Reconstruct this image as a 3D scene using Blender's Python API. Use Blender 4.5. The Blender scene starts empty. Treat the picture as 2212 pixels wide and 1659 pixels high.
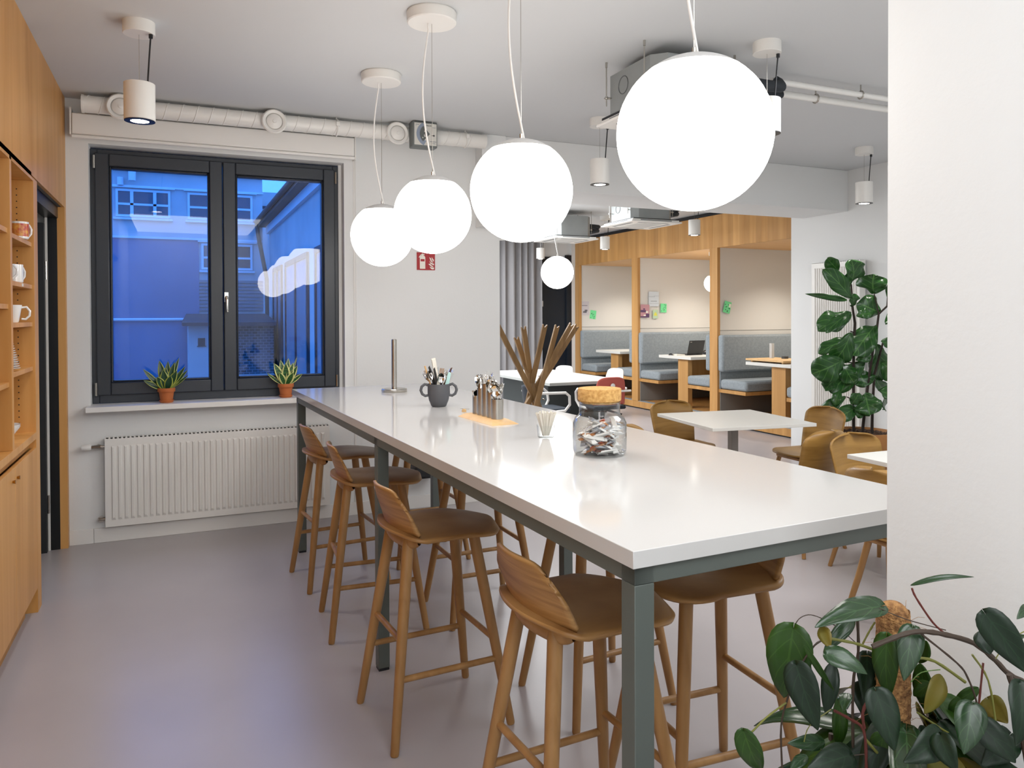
import bpy, math, random
from mathutils import Vector, Matrix, noise
PI=math.pi; R=math.radians
random.seed(11)
C=bpy.context.scene.collection
scene=bpy.context.scene

# ---------------- camera ----------------
def cam_basis(yaw,pitch,roll):
    f=Vector((math.sin(yaw)*math.cos(pitch),math.cos(yaw)*math.cos(pitch),-math.sin(pitch)))
    r0=Vector((math.cos(yaw),-math.sin(yaw),0)); u0=r0.cross(f)
    r=r0*math.cos(roll)+u0*math.sin(roll); u=-r0*math.sin(roll)+u0*math.cos(roll)
    return r,u,f
cd=bpy.data.cameras.new('camera'); cam=bpy.data.objects.new('camera',cd); C.objects.link(cam)
FPX=1645.65; cd.sensor_fit='HORIZONTAL'; cd.sensor_width=36; cd.lens=36*FPX/2212
cd.shift_y=-(829.5-702.18)/2212; cd.clip_start=.02; cd.clip_end=200
r_,u_,f_=cam_basis(.4142,.0124,-.0038)
mw=Matrix((( r_.x,u_.x,-f_.x,0),(r_.y,u_.y,-f_.y,0),(r_.z,u_.z,-f_.z,1.55),(0,0,0,1)))
cam.matrix_world=mw
scene.camera=cam
scene.view_settings.view_transform='Standard'; scene.view_settings.look='None'
scene.view_settings.exposure=0.2; scene.view_settings.gamma=1; scene.view_settings.use_curve_mapping=False

# ---------------- world: blue hour sky ----------------
w=bpy.data.worlds.new('World'); scene.world=w; w.use_nodes=True
bg=w.node_tree.nodes['Background']; bg.inputs[0].default_value=(.055,.26,1.0,1); bg.inputs[1].default_value=2.3
GLOBE_E=10.2; SPOT_W=30
def area(name,loc,size,energy,col=(.94,.965,1),rot=(0,0,0),sy=None):
    l=bpy.data.lights.new(name,'AREA'); l.energy=energy; l.color=col; l.size=size
    if sy: l.shape='RECTANGLE'; l.size_y=sy
    o=bpy.data.objects.new(name,l); o.location=loc; o.rotation_euler=rot; C.objects.link(o)
    return o
area('fill_light_behind_camera',(.28,-.85,2.98),1.75,60,sy=2.4)  # added fill, no fixture here; brightens floor and near wall end
area('fill_light_dining',(4.0,2.1,2.98),1.8,62)  # added fill over the cafe tables, not a lamp of the room
area('fill_light_lounge',(3.5,8.9,2.98),1.8,120,sy=2.2)  # invented soft source that lifts the lounge, no fitting modelled
area('fill_light_lounge_far',(3.6,11.3,2.98),1.8,105)  # second added lounge fill, brightens the far end

# ---------------- materials ----------------
def hx(h):
    h=h.lstrip('#'); o=[]
    for i in (0,2,4):
        c=int(h[i:i+2],16)/255; o.append(c/12.92 if c<=.04045 else ((c+.055)/1.055)**2.4)
    return (*o,1)
MATS={}
def mat(name,col,rough=.6,metal=0,bump=None,emit=None,spec=None,coat=0,trans=0,ior=None,var=None,subs=0):
    if name in MATS: return MATS[name]
    m=bpy.data.materials.new(name); m.use_nodes=True; nt=m.node_tree; b=nt.nodes['Principled BSDF']
    b.inputs['Base Color'].default_value=hx(col); b.inputs['Roughness'].default_value=rough; b.inputs['Metallic'].default_value=metal
    if spec is not None: b.inputs['Specular IOR Level'].default_value=spec
    if coat: b.inputs['Coat Weight'].default_value=coat; b.inputs['Coat Roughness'].default_value=.05
    if trans: b.inputs['Transmission Weight'].default_value=trans
    if ior: b.inputs['IOR'].default_value=ior
    if emit: b.inputs['Emission Color'].default_value=hx(emit[0]); b.inputs['Emission Strength'].default_value=emit[1]
    tc=nt.nodes.new('ShaderNodeTexCoord')
    if var or bump:
        n=nt.nodes.new('ShaderNodeTexNoise'); n.inputs['Scale'].default_value=(bump or var)[0]; n.inputs['Detail'].default_value=5
        nt.links.new(tc.outputs['Object'],n.inputs['Vector'])
    if var:
        n2=nt.nodes.new('ShaderNodeTexNoise'); n2.inputs['Scale'].default_value=var[0]; n2.inputs['Detail'].default_value=6
        nt.links.new(tc.outputs['Object'],n2.inputs['Vector'])
        cr=nt.nodes.new('ShaderNodeValToRGB'); c0=hx(col); c1=hx(var[1])
        cr.color_ramp.elements[0].position=.35; cr.color_ramp.elements[1].position=.65
        cr.color_ramp.elements[0].color=c0; cr.color_ramp.elements[1].color=c1
        nt.links.new(n2.outputs['Fac'],cr.inputs[0]); nt.links.new(cr.outputs[0],b.inputs['Base Color'])
    if bump:
        bn=nt.nodes.new('ShaderNodeBump'); bn.inputs['Strength'].default_value=bump[1]; bn.inputs['Distance'].default_value=bump[2] if len(bump)>2 else .01
        nt.links.new(n.outputs['Fac'],bn.inputs['Height']); nt.links.new(bn.outputs[0],b.inputs['Normal'])
    MATS[name]=m; return m
def wood(name,c1,c2,scale,rough=.45,plank=None):
    if name in MATS: return MATS[name]
    m=bpy.data.materials.new(name); m.use_nodes=True; nt=m.node_tree; b=nt.nodes['Principled BSDF']; N=nt.nodes.new; Lk=nt.links.new
    b.inputs['Roughness'].default_value=rough; b.inputs['Specular IOR Level'].default_value=.35
    tc=N('ShaderNodeTexCoord'); mp=N('ShaderNodeMapping'); mp.inputs['Scale'].default_value=scale; Lk(tc.outputs['Object'],mp.inputs['Vector'])
    n=N('ShaderNodeTexNoise'); n.inputs['Scale'].default_value=1; n.inputs['Detail'].default_value=6; n.inputs['Distortion'].default_value=.6; Lk(mp.outputs[0],n.inputs['Vector'])
    cr=N('ShaderNodeValToRGB'); cr.color_ramp.elements[0].position=.32; cr.color_ramp.elements[1].position=.68
    cr.color_ramp.elements[0].color=hx(c1); cr.color_ramp.elements[1].color=hx(c2); Lk(n.outputs['Fac'],cr.inputs[0])
    last=cr.outputs[0]
    if plank:
        # veneer strips of slightly different tone along one axis
        sx=N('ShaderNodeSeparateXYZ'); Lk(tc.outputs['Object'],sx.inputs[0])
        mu=N('ShaderNodeMath'); mu.operation='MULTIPLY'; mu.inputs[1].default_value=plank[1]; Lk(sx.outputs[plank[0]],mu.inputs[0])
        fl=N('ShaderNodeMath'); fl.operation='FLOOR'; Lk(mu.outputs[0],fl.inputs[0])
        wn=N('ShaderNodeTexWhiteNoise'); wn.noise_dimensions='1D'; Lk(fl.outputs[0],wn.inputs['W'])
        mr=N('ShaderNodeMapRange'); mr.inputs['To Min'].default_value=1-plank[2]; mr.inputs['To Max'].default_value=1+plank[2]; Lk(wn.outputs['Value'],mr.inputs['Value'])
        hs=N('ShaderNodeHueSaturation'); Lk(last,hs.inputs['Color']); Lk(mr.outputs[0],hs.inputs['Value']); last=hs.outputs[0]
    Lk(last,b.inputs['Base Color'])
    bn=N('ShaderNodeBump'); bn.inputs['Strength'].default_value=.05; bn.inputs['Distance'].default_value=.003; Lk(n.outputs['Fac'],bn.inputs['Height']); Lk(bn.outputs[0],b.inputs['Normal'])
    MATS[name]=m; return m
def leafmat(name,base,alt,edge=None,edge_at=.72,vein=None,nv=7,bands=None,rough=.3,slope=.8,coat=.3):
    if name in MATS: return MATS[name]
    m=bpy.data.materials.new(name); m.use_nodes=True; nt=m.node_tree; b=nt.nodes['Principled BSDF']; N=nt.nodes.new; Lk=nt.links.new
    b.inputs['Roughness'].default_value=rough; b.inputs['Specular IOR Level'].default_value=.3; b.inputs['Coat Weight'].default_value=coat; b.inputs['Coat Roughness'].default_value=.25
    tc=N('ShaderNodeTexCoord'); n=N('ShaderNodeTexNoise'); n.inputs['Scale'].default_value=14; n.inputs['Detail'].default_value=3; Lk(tc.outputs['Object'],n.inputs['Vector'])
    mx=N('ShaderNodeMix'); mx.data_type='RGBA'; mx.inputs[6].default_value=hx(base); mx.inputs[7].default_value=hx(alt); Lk(n.outputs['Fac'],mx.inputs[0]); last=mx.outputs[2]
    uv=N('ShaderNodeSeparateXYZ'); Lk(tc.outputs['UV'],uv.inputs[0])
    def M1(op,a,bb=None):
        q=N('ShaderNodeMath'); q.operation=op
        for i,v in enumerate((a,bb)):
            if v is None: continue
            if isinstance(v,(int,float)): q.inputs[i].default_value=v
            else: Lk(v,q.inputs[i])
        return q.outputs[0]
    av=M1('ABSOLUTE',M1('SUBTRACT',uv.outputs[1],.5)); av=M1('MULTIPLY',av,2)
    if bands:
        s=M1('SINE',M1('ADD',M1('MULTIPLY',uv.outputs[0],70),M1('MULTIPLY',n.outputs['Fac'],9)))
        s=M1('GREATER_THAN',s,.35)
        m2=N('ShaderNodeMix'); m2.data_type='RGBA'; Lk(s,m2.inputs[0]); Lk(last,m2.inputs[6]); m2.inputs[7].default_value=hx(bands); last=m2.outputs[2]
    if vein:
        q=M1('FRACT',M1('SUBTRACT',M1('MULTIPLY',uv.outputs[0],nv),M1('MULTIPLY',av,slope*nv*.35)))
        q=M1('LESS_THAN',q,.09); q2=M1('LESS_THAN',av,.05); q=M1('MAXIMUM',q,q2); q=M1('MULTIPLY',q,.75)
        m3=N('ShaderNodeMix'); m3.data_type='RGBA'; Lk(q,m3.inputs[0]); Lk(last,m3.inputs[6]); m3.inputs[7].default_value=hx(vein); last=m3.outputs[2]
    if edge:
        e=M1('GREATER_THAN',av,edge_at); m4=N('ShaderNodeMix'); m4.data_type='RGBA'; Lk(e,m4.inputs[0]); Lk(last,m4.inputs[6]); m4.inputs[7].default_value=hx(edge); last=m4.outputs[2]
    Lk(last,b.inputs['Base Color']); MATS[name]=m; return m
def glass(name,tint='#ffffff',rough=0.0,refl=1.0,ior=1.45,edge=None,pw_=4):
    """thin clear pane: see-through plus mirror reflection by Fresnel"""
    if name in MATS: return MATS[name]
    m=bpy.data.materials.new(name); m.use_nodes=True; nt=m.node_tree; nt.nodes.clear(); N=nt.nodes.new; Lk=nt.links.new
    o=N('ShaderNodeOutputMaterial'); mx=N('ShaderNodeMixShader'); t=N('ShaderNodeBsdfTransparent'); g=N('ShaderNodeBsdfGlossy'); f=N('ShaderNodeLayerWeight')
    t.inputs[0].default_value=hx(tint); g.inputs['Roughness'].default_value=rough; pw=N('ShaderNodeMath'); pw.operation='POWER'; pw.inputs[1].default_value=pw_; Lk(f.outputs['Facing'],pw.inputs[0])
    mu=N('ShaderNodeMath'); mu.operation='MULTIPLY_ADD'; mu.inputs[1].default_value=.75*refl; mu.inputs[2].default_value=.032*refl; Lk(pw.outputs[0],mu.inputs[0])
    if edge:
        p2=N('ShaderNodeMath'); p2.operation='POWER'; p2.inputs[1].default_value=3; Lk(f.outputs['Facing'],p2.inputs[0]); mc=N('ShaderNodeMix'); mc.data_type='RGBA'; Lk(p2.outputs[0],mc.inputs[0]); mc.inputs[6].default_value=hx(tint); mc.inputs[7].default_value=hx(edge); Lk(mc.outputs[2],t.inputs[0])
    Lk(mu.outputs[0],mx.inputs[0]); Lk(t.outputs[0],mx.inputs[1]); Lk(g.outputs[0],mx.inputs[2]); Lk(mx.outputs[0],o.inputs[0])
    MATS[name]=m; return m
WALL=mat('plaster_white','#e4e5e4',.75,bump=(60,.12,.004)); CEIL=mat('ceiling_paint','#d2d4d5',.8)
TRIM=mat('white_lacquer','#eae8e4',.35); WHITE=mat('white_metal','#e9e7e2',.35); BLACK=mat('black_plastic','#15161a',.4)
FLOOR=mat('grey_linoleum','#aaa4a5',.30,var=(1.3,'#b1abac'),spec=.45)
ANTH=mat('anthracite_frame','#31363d',.38); NAVY=mat('navy_door','#141d29',.3); STEEL=mat('brushed_steel','#b9b5ad',.25,1.0); CHROME=mat('polished_steel','#d6d4d0',.09,1.0)
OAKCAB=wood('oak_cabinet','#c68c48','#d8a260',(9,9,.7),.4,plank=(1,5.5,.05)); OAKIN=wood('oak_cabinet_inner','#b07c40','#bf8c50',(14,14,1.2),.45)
OAKB=wood('oak_booth','#b3834a','#c99a60',(10,10,.6),.45,plank=(1,9,.09)); OAKH=wood('oak_booth_soffit','#d3a268','#e0b27a',(1.2,14,14),.45)
STOOL=wood('oak_stool','#8f683d','#ad8454',(16,16,1.6),.38); STOOLH=wood('oak_stool_shell','#8a6238','#b48a56',(3,3,55),.36)
SHELL=wood('oak_chair_shell','#86632f','#a57e42',(2.5,2.5,30),.38)
TOPW=mat('white_laminate','#cbcac8',.10,spec=.33); TOPE=mat('laminate_edge','#cfcac3',.4); FRAMEM=mat('grey_green_steel','#59605b',.4)
LAMW=mat('matt_white_laminate','#dddbd4',.35); GALV=mat('galvanised_sheet','#8f9392',.45,.35,var=(3,'#9a9e9d'))
FELT=mat('light_grey_felt','#d6d2cb',.95,bump=(220,.25,.004)); UPH=mat('blue_grey_upholstery','#868e92',.85,var=(40,'#92999d'),bump=(160,.2,.003))
TERRA=mat('terracotta','#b5622f',.7,var=(9,'#c06e3a')); CORK=mat('cork','#d9ae6c',.9,var=(90,'#b98a4b'),bump=(120,.3,.003)); GLASSP=glass('clear_glass_pane')
JARG=glass('clear_glass_jar',tint='#f6f8f8',refl=1.25,edge='#70767a',pw_=2.6)

# ---------------- mesh helpers ----------------
class M:
    def __init__(s): s.v=[]; s.f=[]; s.uv=None
    def add(s,vs,fs):
        b=len(s.v); s.v+= [tuple(v) for v in vs]; s.f+=[tuple(b+i for i in f) for f in fs]; return s
    def box(s,x0,x1,y0,y1,z0,z1):
        x0,x1=min(x0,x1),max(x0,x1);y0,y1=min(y0,y1),max(y0,y1);z0,z1=min(z0,z1),max(z0,z1)
        return s.add([(x0,y0,z0),(x1,y0,z0),(x1,y1,z0),(x0,y1,z0),(x0,y0,z1),(x1,y0,z1),(x1,y1,z1),(x0,y1,z1)],
            [(0,3,2,1),(4,5,6,7),(0,1,5,4),(1,2,6,5),(2,3,7,6),(3,0,4,7)])
    def frustum(s,b,t):  # two lists of 4 points
        return s.add(b+t,[(0,3,2,1),(4,5,6,7),(0,1,5,4),(1,2,6,5),(2,3,7,6),(3,0,4,7)])
    def tube(s,pts,r,n=12,cap=True,flat=None):
        pts=[Vector(p) for p in pts]; k=len(pts); rr=r if isinstance(r,(list,tuple)) else [r]*k
        up=None; vs=[]; fs=[]
        for i,p in enumerate(pts):
            d=(pts[min(i+1,k-1)]-pts[max(i-1,0)]).normalized()
            if up is None:
                a=Vector((0,0,1)) if abs(d.z)<.9 else Vector((1,0,0)); up=(a-d*a.dot(d)).normalized()
            else: up=(up-d*up.dot(d)).normalized()
            sd=d.cross(up)
            for j in range(n):
                a=2*PI*j/n; vs.append(p+(sd*math.cos(a)+up*math.sin(a)*(flat or 1))*rr[i])
        for i in range(k-1):
            for j in range(n):
                j2=(j+1)%n; fs.append((i*n+j,i*n+j2,(i+1)*n+j2,(i+1)*n+j))
        if cap: fs.append(tuple(range(n))[::-1]); fs.append(tuple((k-1)*n+j for j in range(n)))
        return s.add(vs,fs)
    def lathe(s,prof,c=(0,0,0),n=32,close=False):
        vs=[];fs=[];k=len(prof)
        for r,z in prof:
            for j in range(n):
                a=2*PI*j/n; vs.append((c[0]+r*math.cos(a),c[1]+r*math.sin(a),c[2]+z))
        for i in range(k-1):
            for j in range(n):
                j2=(j+1)%n; fs.append((i*n+j,i*n+j2,(i+1)*n+j2,(i+1)*n+j))
        if not close:
            if prof[0][0]>1e-4: fs.append(tuple(range(n))[::-1])
            if prof[-1][0]>1e-4: fs.append(tuple((k-1)*n+j for j in range(n)))
        return s.add(vs,fs)
    def prism(s,poly,d0,d1,plane='xz'):
        n=len(poly)
        def P(p,d): return {'xz':(p[0],d,p[1]),'yz':(d,p[0],p[1]),'xy':(p[0],p[1],d)}[plane]
        vs=[P(p,d0) for p in poly]+[P(p,d1) for p in poly]
        fs=[tuple(range(n)),tuple(range(n,2*n))[::-1]]+[(i,n+i,n+(i+1)%n,(i+1)%n) for i in range(n)]
        return s.add(vs,fs)
    def grid(s,fn,nu,nv,uv=False):
        b=len(s.v); vs=[fn(i/nu,j/nv) for i in range(nu+1) for j in range(nv+1)]
        fs=[(i*(nv+1)+j,(i+1)*(nv+1)+j,(i+1)*(nv+1)+j+1,i*(nv+1)+j+1) for i in range(nu) for j in range(nv)]
        if uv:
            if s.uv is None: s.uv={}
            for i in range(nu+1):
                for j in range(nv+1): s.uv[b+i*(nv+1)+j]=(i/nu,j/nv)
        return s.add(vs,fs)
    def xf(s,mtx,start=0):
        s.v=s.v[:start]+[tuple(mtx@Vector(v)) for v in s.v[start:]]; return s
def obj(name,m,mt,parent=None,smooth=35,bevel=0,solid=0,sub=0,label=None,kind=None,world=False):
    me=bpy.data.meshes.new(name)
    vs=m.v
    if parent is not None and world:
        inv=wm(parent).inverted(); vs=[tuple(inv@Vector(v)) for v in vs]
    me.from_pydata(vs,[],m.f)
    if m.uv:
        ul=me.uv_layers.new(name='UVMap')
        for lp in me.loops: ul.data[lp.index].uv=m.uv.get(lp.vertex_index,(0,0.5))
    me.update()
    if smooth:
        me.polygons.foreach_set('use_smooth',[True]*len(me.polygons)); me.set_sharp_from_angle(angle=R(smooth))
    o=bpy.data.objects.new(name,me); C.objects.link(o); me.materials.append(mt)
    if parent is not None: o.parent=parent
    if solid: md=o.modifiers.new('s','SOLIDIFY'); md.thickness=solid; md.offset=0
    if bevel: md=o.modifiers.new('b','BEVEL'); md.width=bevel; md.segments=2; md.limit_method='ANGLE'; md.angle_limit=R(40)
    if sub: md=o.modifiers.new('d','SUBSURF'); md.levels=sub; md.render_levels=sub
    if label: o['label']=label
    if kind: o['kind']=kind
    return o
def wm(o):
    m=Matrix.Translation(o.location)@o.rotation_euler.to_matrix().to_4x4()
    return (wm(o.parent)@m) if o.parent else m
def thing(name,label,cat,loc=(0,0,0),rz=0,group=None,rot=None):
    o=bpy.data.objects.new(name,None); C.objects.link(o); o.location=loc; o.rotation_euler=rot or (0,0,rz); o.empty_display_size=.1
    o['label']=label; o['category']=cat
    if group: o['group']=group
    return o
def tag(o,label,cat,group=None,kind=None):
    o['label']=label; o['category']=cat
    if group: o['group']=group
    if kind: o['kind']=kind
    return o
def struct(name,m,mt,label=None,cat='room',**k):
    o=obj(name,m,mt,**k)
    if k.get('parent') is None:
        o['kind']='structure'
        if label: o['label']=label; o['category']=cat
    return o
def dup(root,loc,rz=None,label=None,group=None,rot=None):
    r=root.copy(); C.objects.link(r); r.location=loc
    if rz is not None: r.rotation_euler=(0,0,rz)
    if rot is not None: r.rotation_euler=rot
    if label: r['label']=label
    if group: r['group']=group
    for ch in list(root.children):
        c=ch.copy(); C.objects.link(c); c.parent=r
        for g in list(ch.children):
            d=g.copy(); C.objects.link(d); d.parent=c
    return r
def leaf(m,base,tip,width,nrm,shape='oval',droop=.15,fold=.25,nu=10,wave=0,seed=0):
    B=Vector(base);T=Vector(tip);ax=T-B;Ln=ax.length;ax.normalize();nrm=Vector(nrm);nrm=(nrm-ax*nrm.dot(ax)).normalized();sd=ax.cross(nrm)
    def W(t):
        if shape=='oval': return max(.02,math.sin(PI*min(1,t**.75))**.75)
        if shape=='heart': return max(.02,(math.sin(PI*min(1,t**.55))**.7)*(1-.18*t))
        if shape=='sword': return max(.012,(.50+.55*math.sin(PI*min(1,t*.85)))*(1-t**4.5))
        if shape=='fiddle': return max(.03,math.sin(PI*min(1,t**1.15))**.6*(.62+.42*t)+.03)
        if shape=='sickle': return max(.05,math.sin(PI*t)**.6)
    def fn(u,v):
        u=.5-.5*math.cos(PI*u)
        x=(v-.5)*2; wd=W(u)*width/2
        back=0
        if shape=='heart' and u<.25: back=-.10*Ln*abs(x)*(1-u/.25)
        p=B+ax*(Ln*u+back)+sd*(x*wd)+nrm*(abs(x)*wd*fold + droop*Ln*math.sin(PI*u))
        if wave: p=p+nrm*(wave*width*math.sin(u*13+seed+x*2.2)*abs(x))
        return tuple(p)
    m.grid(fn,nu,4,uv=True)

# ================= ROOM SHELL =================
XC=-.681; YW=5.93; HC=3.03; XR=6.336
f=M().box(-2.2,10.2,-2.2,6.25,-.12,0).box(2.3,10.2,6.25,13.2,-.12,0); struct('floor',f,FLOOR,'smooth grey linoleum floor','floor')
# fine scuffs in the linoleum
f=M().box(-2.2,10.2,-2.2,6.25,HC,HC+.15).box(2.3,10.2,6.25,13.2,HC,HC+.15); struct('ceiling',f,CEIL,'flat light grey painted ceiling','ceiling')
WX0,WX1,WZ0,WZ1=-.545,1.19,.945,2.735
m=M(); y0,y1=YW,YW+.32
m.box(-1.3,WX0,y0,y1,0,HC); m.box(WX1,2.495,y0,y1,0,HC); m.box(WX0,WX1,y0,y1,0,WZ0-.04); m.box(WX0,WX1,y0,y1,WZ1,HC)
struct('wall_back',m,WALL,'white plaster wall around the dark framed window','wall')
m=M().box(-.681,WX0+.01,YW-.014,YW,0,.10).box(WX0+.012,2.495,YW-.014,YW,0,.10); struct('baseboard_back',m,TRIM,'white baseboard below the radiator','baseboard',bevel=.002)
m=M().box(1.262,1.275,YW-.006,YW,.10,2.92); struct('trim_1',m,TRIM,'thin vertical joint strip on wall right of window','trim')
m=M().box(2.28,2.495,5.78,YW,2.28,HC); struct('wall_box',m,WALL,'boxed plaster casing below ceiling at wall end','wall',bevel=.004)
m=M().box(2.3,XR,5.80,6.42,2.61,HC); struct('trim_2',m,WALL,'white plastered ceiling beam crossing the room','beam',bevel=.004)
m=M().box(XR,XR+.2,-2.2,6.594,0,HC); struct('wall_right',m,WALL,'white wall behind the leafy fig plant','wall')
m=M().box(XR+.2,7.0,6.394,6.594,0,HC); m.box(8.75,8.9,6.5,12.95,0,HC); m.box(7.0,8.9,6.39,6.59,0,HC); struct('wall_right_2',m,WALL,'white wall behind the booths','wall')
m=M().box(1.25,1.45,-2.2,1.05,0,HC).box(1.45,XR,.93,1.05,0,HC); struct('wall_right_near',m,WALL,'white plaster wall end at right edge behind the big plant','wall')
m=M().box(-2.2,7,-2.2,-2.05,0,HC); struct('wall_front',m,WALL)
m=M().box(-2.2,-1.15,-2.2,4.6,0,HC); m.box(-1.3,-1.25,4.6,6.0,0,HC); struct('wall_left',m,WALL)
m=M().box(2.30,2.495,6.25,12.95,0,HC); struct('wall_left_2',m,WALL)
# far wall with navy door
m=M().box(2.3,6.2,12.95,13.1,0,HC).box(6.92,7.02,12.90,13.1,0,HC).box(6.2,6.92,12.95,13.1,2.66,HC); struct('wall_far',m,WALL,'white wall around the navy door, far end','wall')
d=M().box(6.2,6.80,12.92,12.96,0,2.66); dr=struct('door_1',d,NAVY,'tall navy door marked 01 beside the curtain','door')
obj('door_frame',M().box(6.80,6.86,12.88,12.97,0,2.70).box(6.86,6.92,12.90,12.97,0,2.70),NAVY,dr)
def text(name,s,size,loc,rot,mt,parent=None,depth=.001,align='LEFT'):
    c=bpy.data.curves.new(name,'FONT'); c.body=s; c.size=size; c.extrude=depth; c.align_x=align
    t=bpy.data.objects.new(name,c); C.objects.link(t); bpy.context.view_layer.update()
    me=bpy.data.meshes.new_from_object(t); bpy.data.objects.remove(t)
    o=bpy.data.objects.new(name,me); C.objects.link(o); me.materials.append(mt)
    mtx=Matrix.Translation(loc)@Matrix.Rotation(rot[2],4,'Z')@Matrix.Rotation(rot[0],4,'X')
    if parent is not None: mtx=wm(parent).inverted()@mtx; 
    o.matrix_basis=mtx
    if parent is not None: o.parent=parent
    return o
text('door_number','01',.155,(6.195,12.915,1.72),(PI/2,0,0),WHITE,dr,label if False else .002)

# ---- window ----
win=M(); yf0,yf1=6.03,6.11; X0,X1,Z0,Z1=WX0,1.166,WZ0+.028,2.722
def ring(m,x0,x1,z0,z1,wd,ya,yb,wt=None,wb=None):
    wt=wt or wd; wb=wb or wd
    m.box(x0,x0+wd,ya,yb,z0,z1).box(x1-wd,x1,ya,yb,z0,z1).box(x0+wd,x1-wd,ya,yb,z1-wt,z1).box(x0+wd,x1-wd,ya,yb,z0,z0+wb)
ring(win,X0,X1,.9455,Z1,.045,yf0,yf1+.03,wb=.072); wo=struct('window_1',win,ANTH,'double casement window with dark grey frame','window',bevel=.004)
struct('trim_3',M().box(1.166,WX1,6.03,6.25,WZ0,WZ1),WALL)
cx=(X0+X1)/2+.005
for i,(a,b) in enumerate(((X0+.03,cx-.002),(cx+.002,X1-.03))):
    s=M(); ring(s,a,b,Z0+.03,Z1-.03,.088,yf0-.025,yf1-.01)
    ring(s,a+.088,b-.088,Z0+.118,Z1-.118,.014,yf0-.012,yf1-.02)
    so=obj('sash',s,ANTH,wo,bevel=.008)
    for q,yy in enumerate((6.062,6.084)):
        obj('pane',M().add([(a+.09,yy,Z0+.12),(b-.09,yy,Z0+.12),(b-.09,yy,Z1-.12),(a+.09,yy,Z1-.12)],[(0,1,2,3)]),GLASSP,so,smooth=0)
hd=M().box(cx-.014+.02,cx+.014+.02,yf0-.034,yf0-.024,1.66,1.73); hd.tube([(cx+.02,yf0-.03,1.695),(cx+.02,yf0-.062,1.695),(cx+.021,yf0-.068,1.67),(cx+.024,yf0-.062,1.585)],[.011,.011,.012,.008],10)
obj('window_handle',hd,CHROME,wo)
for x in (X0+.022,X1-.03):
    for z in (Z0+.03,Z1-.14): obj('hinge',M().tube([(x+.005,yf0-.03,z),(x+.005,yf0-.03,z+.09)],.008,8),STEEL,wo)
sill=M().box(-.567,1.245,5.80,6.04,.908,.945); so=obj('window_sill',sill,TRIM,wo,bevel=.003)
# roller blind cassette
b=thing('roller_blind','white roller blind cassette above the window','blind',(.31,5.87,2.84))
obj('cassette',M().box(-.632,1.255,5.835,YW,2.775,2.915),TRIM,b,world=True,bevel=.006)
obj('bottom_bar',M().tube([(-.632,5.85,2.762),(1.255,5.85,2.762)],.013,12),TRIM,b,world=True)
obj('end_bracket',M().box(1.257,1.266,5.84,YW,2.75,2.93),WHITE,b,world=True); obj('end_bracket',M().box(-.645,-.634,5.84,YW,2.77,2.95),WHITE,b,world=True)
obj('chain',M().tube([(1.270,5.88,2.92),(1.270,5.88,.98)],.0025,6),WHITE,b,world=True)

# ---- ventilation duct ----
DY,DZ,DR=5.74,2.955,.056
d=thing('ventilation_duct','white spiral ventilation duct running under the ceiling','duct',(1,DY,DZ))
obj('duct_pipe',M().tube([(-.55,DY,DZ),(2.29,DY,DZ)],DR,28),WHITE,d,world=True)
s=M()
n=0
for k in range(30):
    xs=-.53+k*.096
    if xs>2.15: break
    s.tube([(xs+.09*t/14*1.1,DY-math.sin(-PI/2+PI*t/7)*0+DR*math.cos(PI*2*t/14+.6)*-1,DZ+(DR+.001)*math.sin(PI*2*t/14+.6)) for t in range(15)],.0038,6)
obj('spiral_seam',s,WHITE,d,world=True)
for x in (-.33,1.10,2.12):
    s=M().tube([(x,DY+(DR+.004)*math.cos(a*PI/10),DZ+(DR+.004)*math.sin(a*PI/10)) for a in range(21)],.006,6); s.tube([(x,DY,DZ+DR),(x,DY,HC)],.005,8); s.box(x-.012,x+.012,DY-DR-.012,DY-DR+.002,DZ+.0,DZ+.03)
    obj('duct_clamp',s,WHITE,d,world=True)
obj('end_cap',M().tube([(-.562,DY,DZ),(-.548,DY,DZ)],DR+.004,28),WHITE,d,world=True)
vlab=['round white air valve above the window centre','round white air valve beside the dial plate','round white air valve hidden behind the left spotlight']
for i,x in enumerate((.645,1.545,-.33)):
    v=thing('air_valve',vlab[i],'vent',(x,DY-DR-.012,2.938),group=None)
    def disc(prof): 
        m_=M().lathe(prof,(0,0,0),36); return m_.xf(Matrix.Rotation(PI/2,4,'X'))
    obj('valve_ring',disc([(.06,-.01),(.06,.01),(.083,.012),(.086,.018),(.078,.026),(.060,.020),(.056,.008)]),WHITE,v)
    obj('valve_disc',disc([(.0,-.02),(.02,.0),(.050,.012),(.052,.020),(.035,.028),(.014,.032),(.012,.036),(0.0,.038)]),WHITE,v)
# dial plate of the airflow controller
pl=thing('airflow_dial','grey square airflow controller with fan shaped dial','controller',(1.735,5.60,2.93))
obj('housing',M().box(-.098,.098,-.03,.07,-.10,.093),mat('grey_housing','#6f7473',.5),pl,bevel=.008)
obj('face_plate',M().box(-.085,.09,-.034,-.029,-.085,.08),mat('pale_plate','#d5d3cc',.5),pl,bevel=.001)
sc=[(.035+.105*math.cos(a),.0+.098*math.sin(a)) for a in [R(122+ i*11) for i in range(12)]]+[(.035+.06*math.cos(a),.06*math.sin(a)) for a in [R(243-i*11) for i in range(12)]]
obj('scale',M().prism([(x,z) for x,z in sc],-.036,-.034),mat('blue_scale','#8f9aac',.5),pl,smooth=0)
nd=[(.035,.0)]+[(.035+.078*math.cos(a),.078*math.sin(a)) for a in [R(132+i*9.5) for i in range(11)]]
obj('pointer',M().prism(nd,-.040,-.036),mat('dark_dial','#5e6260',.5),pl,smooth=0)
s=M()
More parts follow.
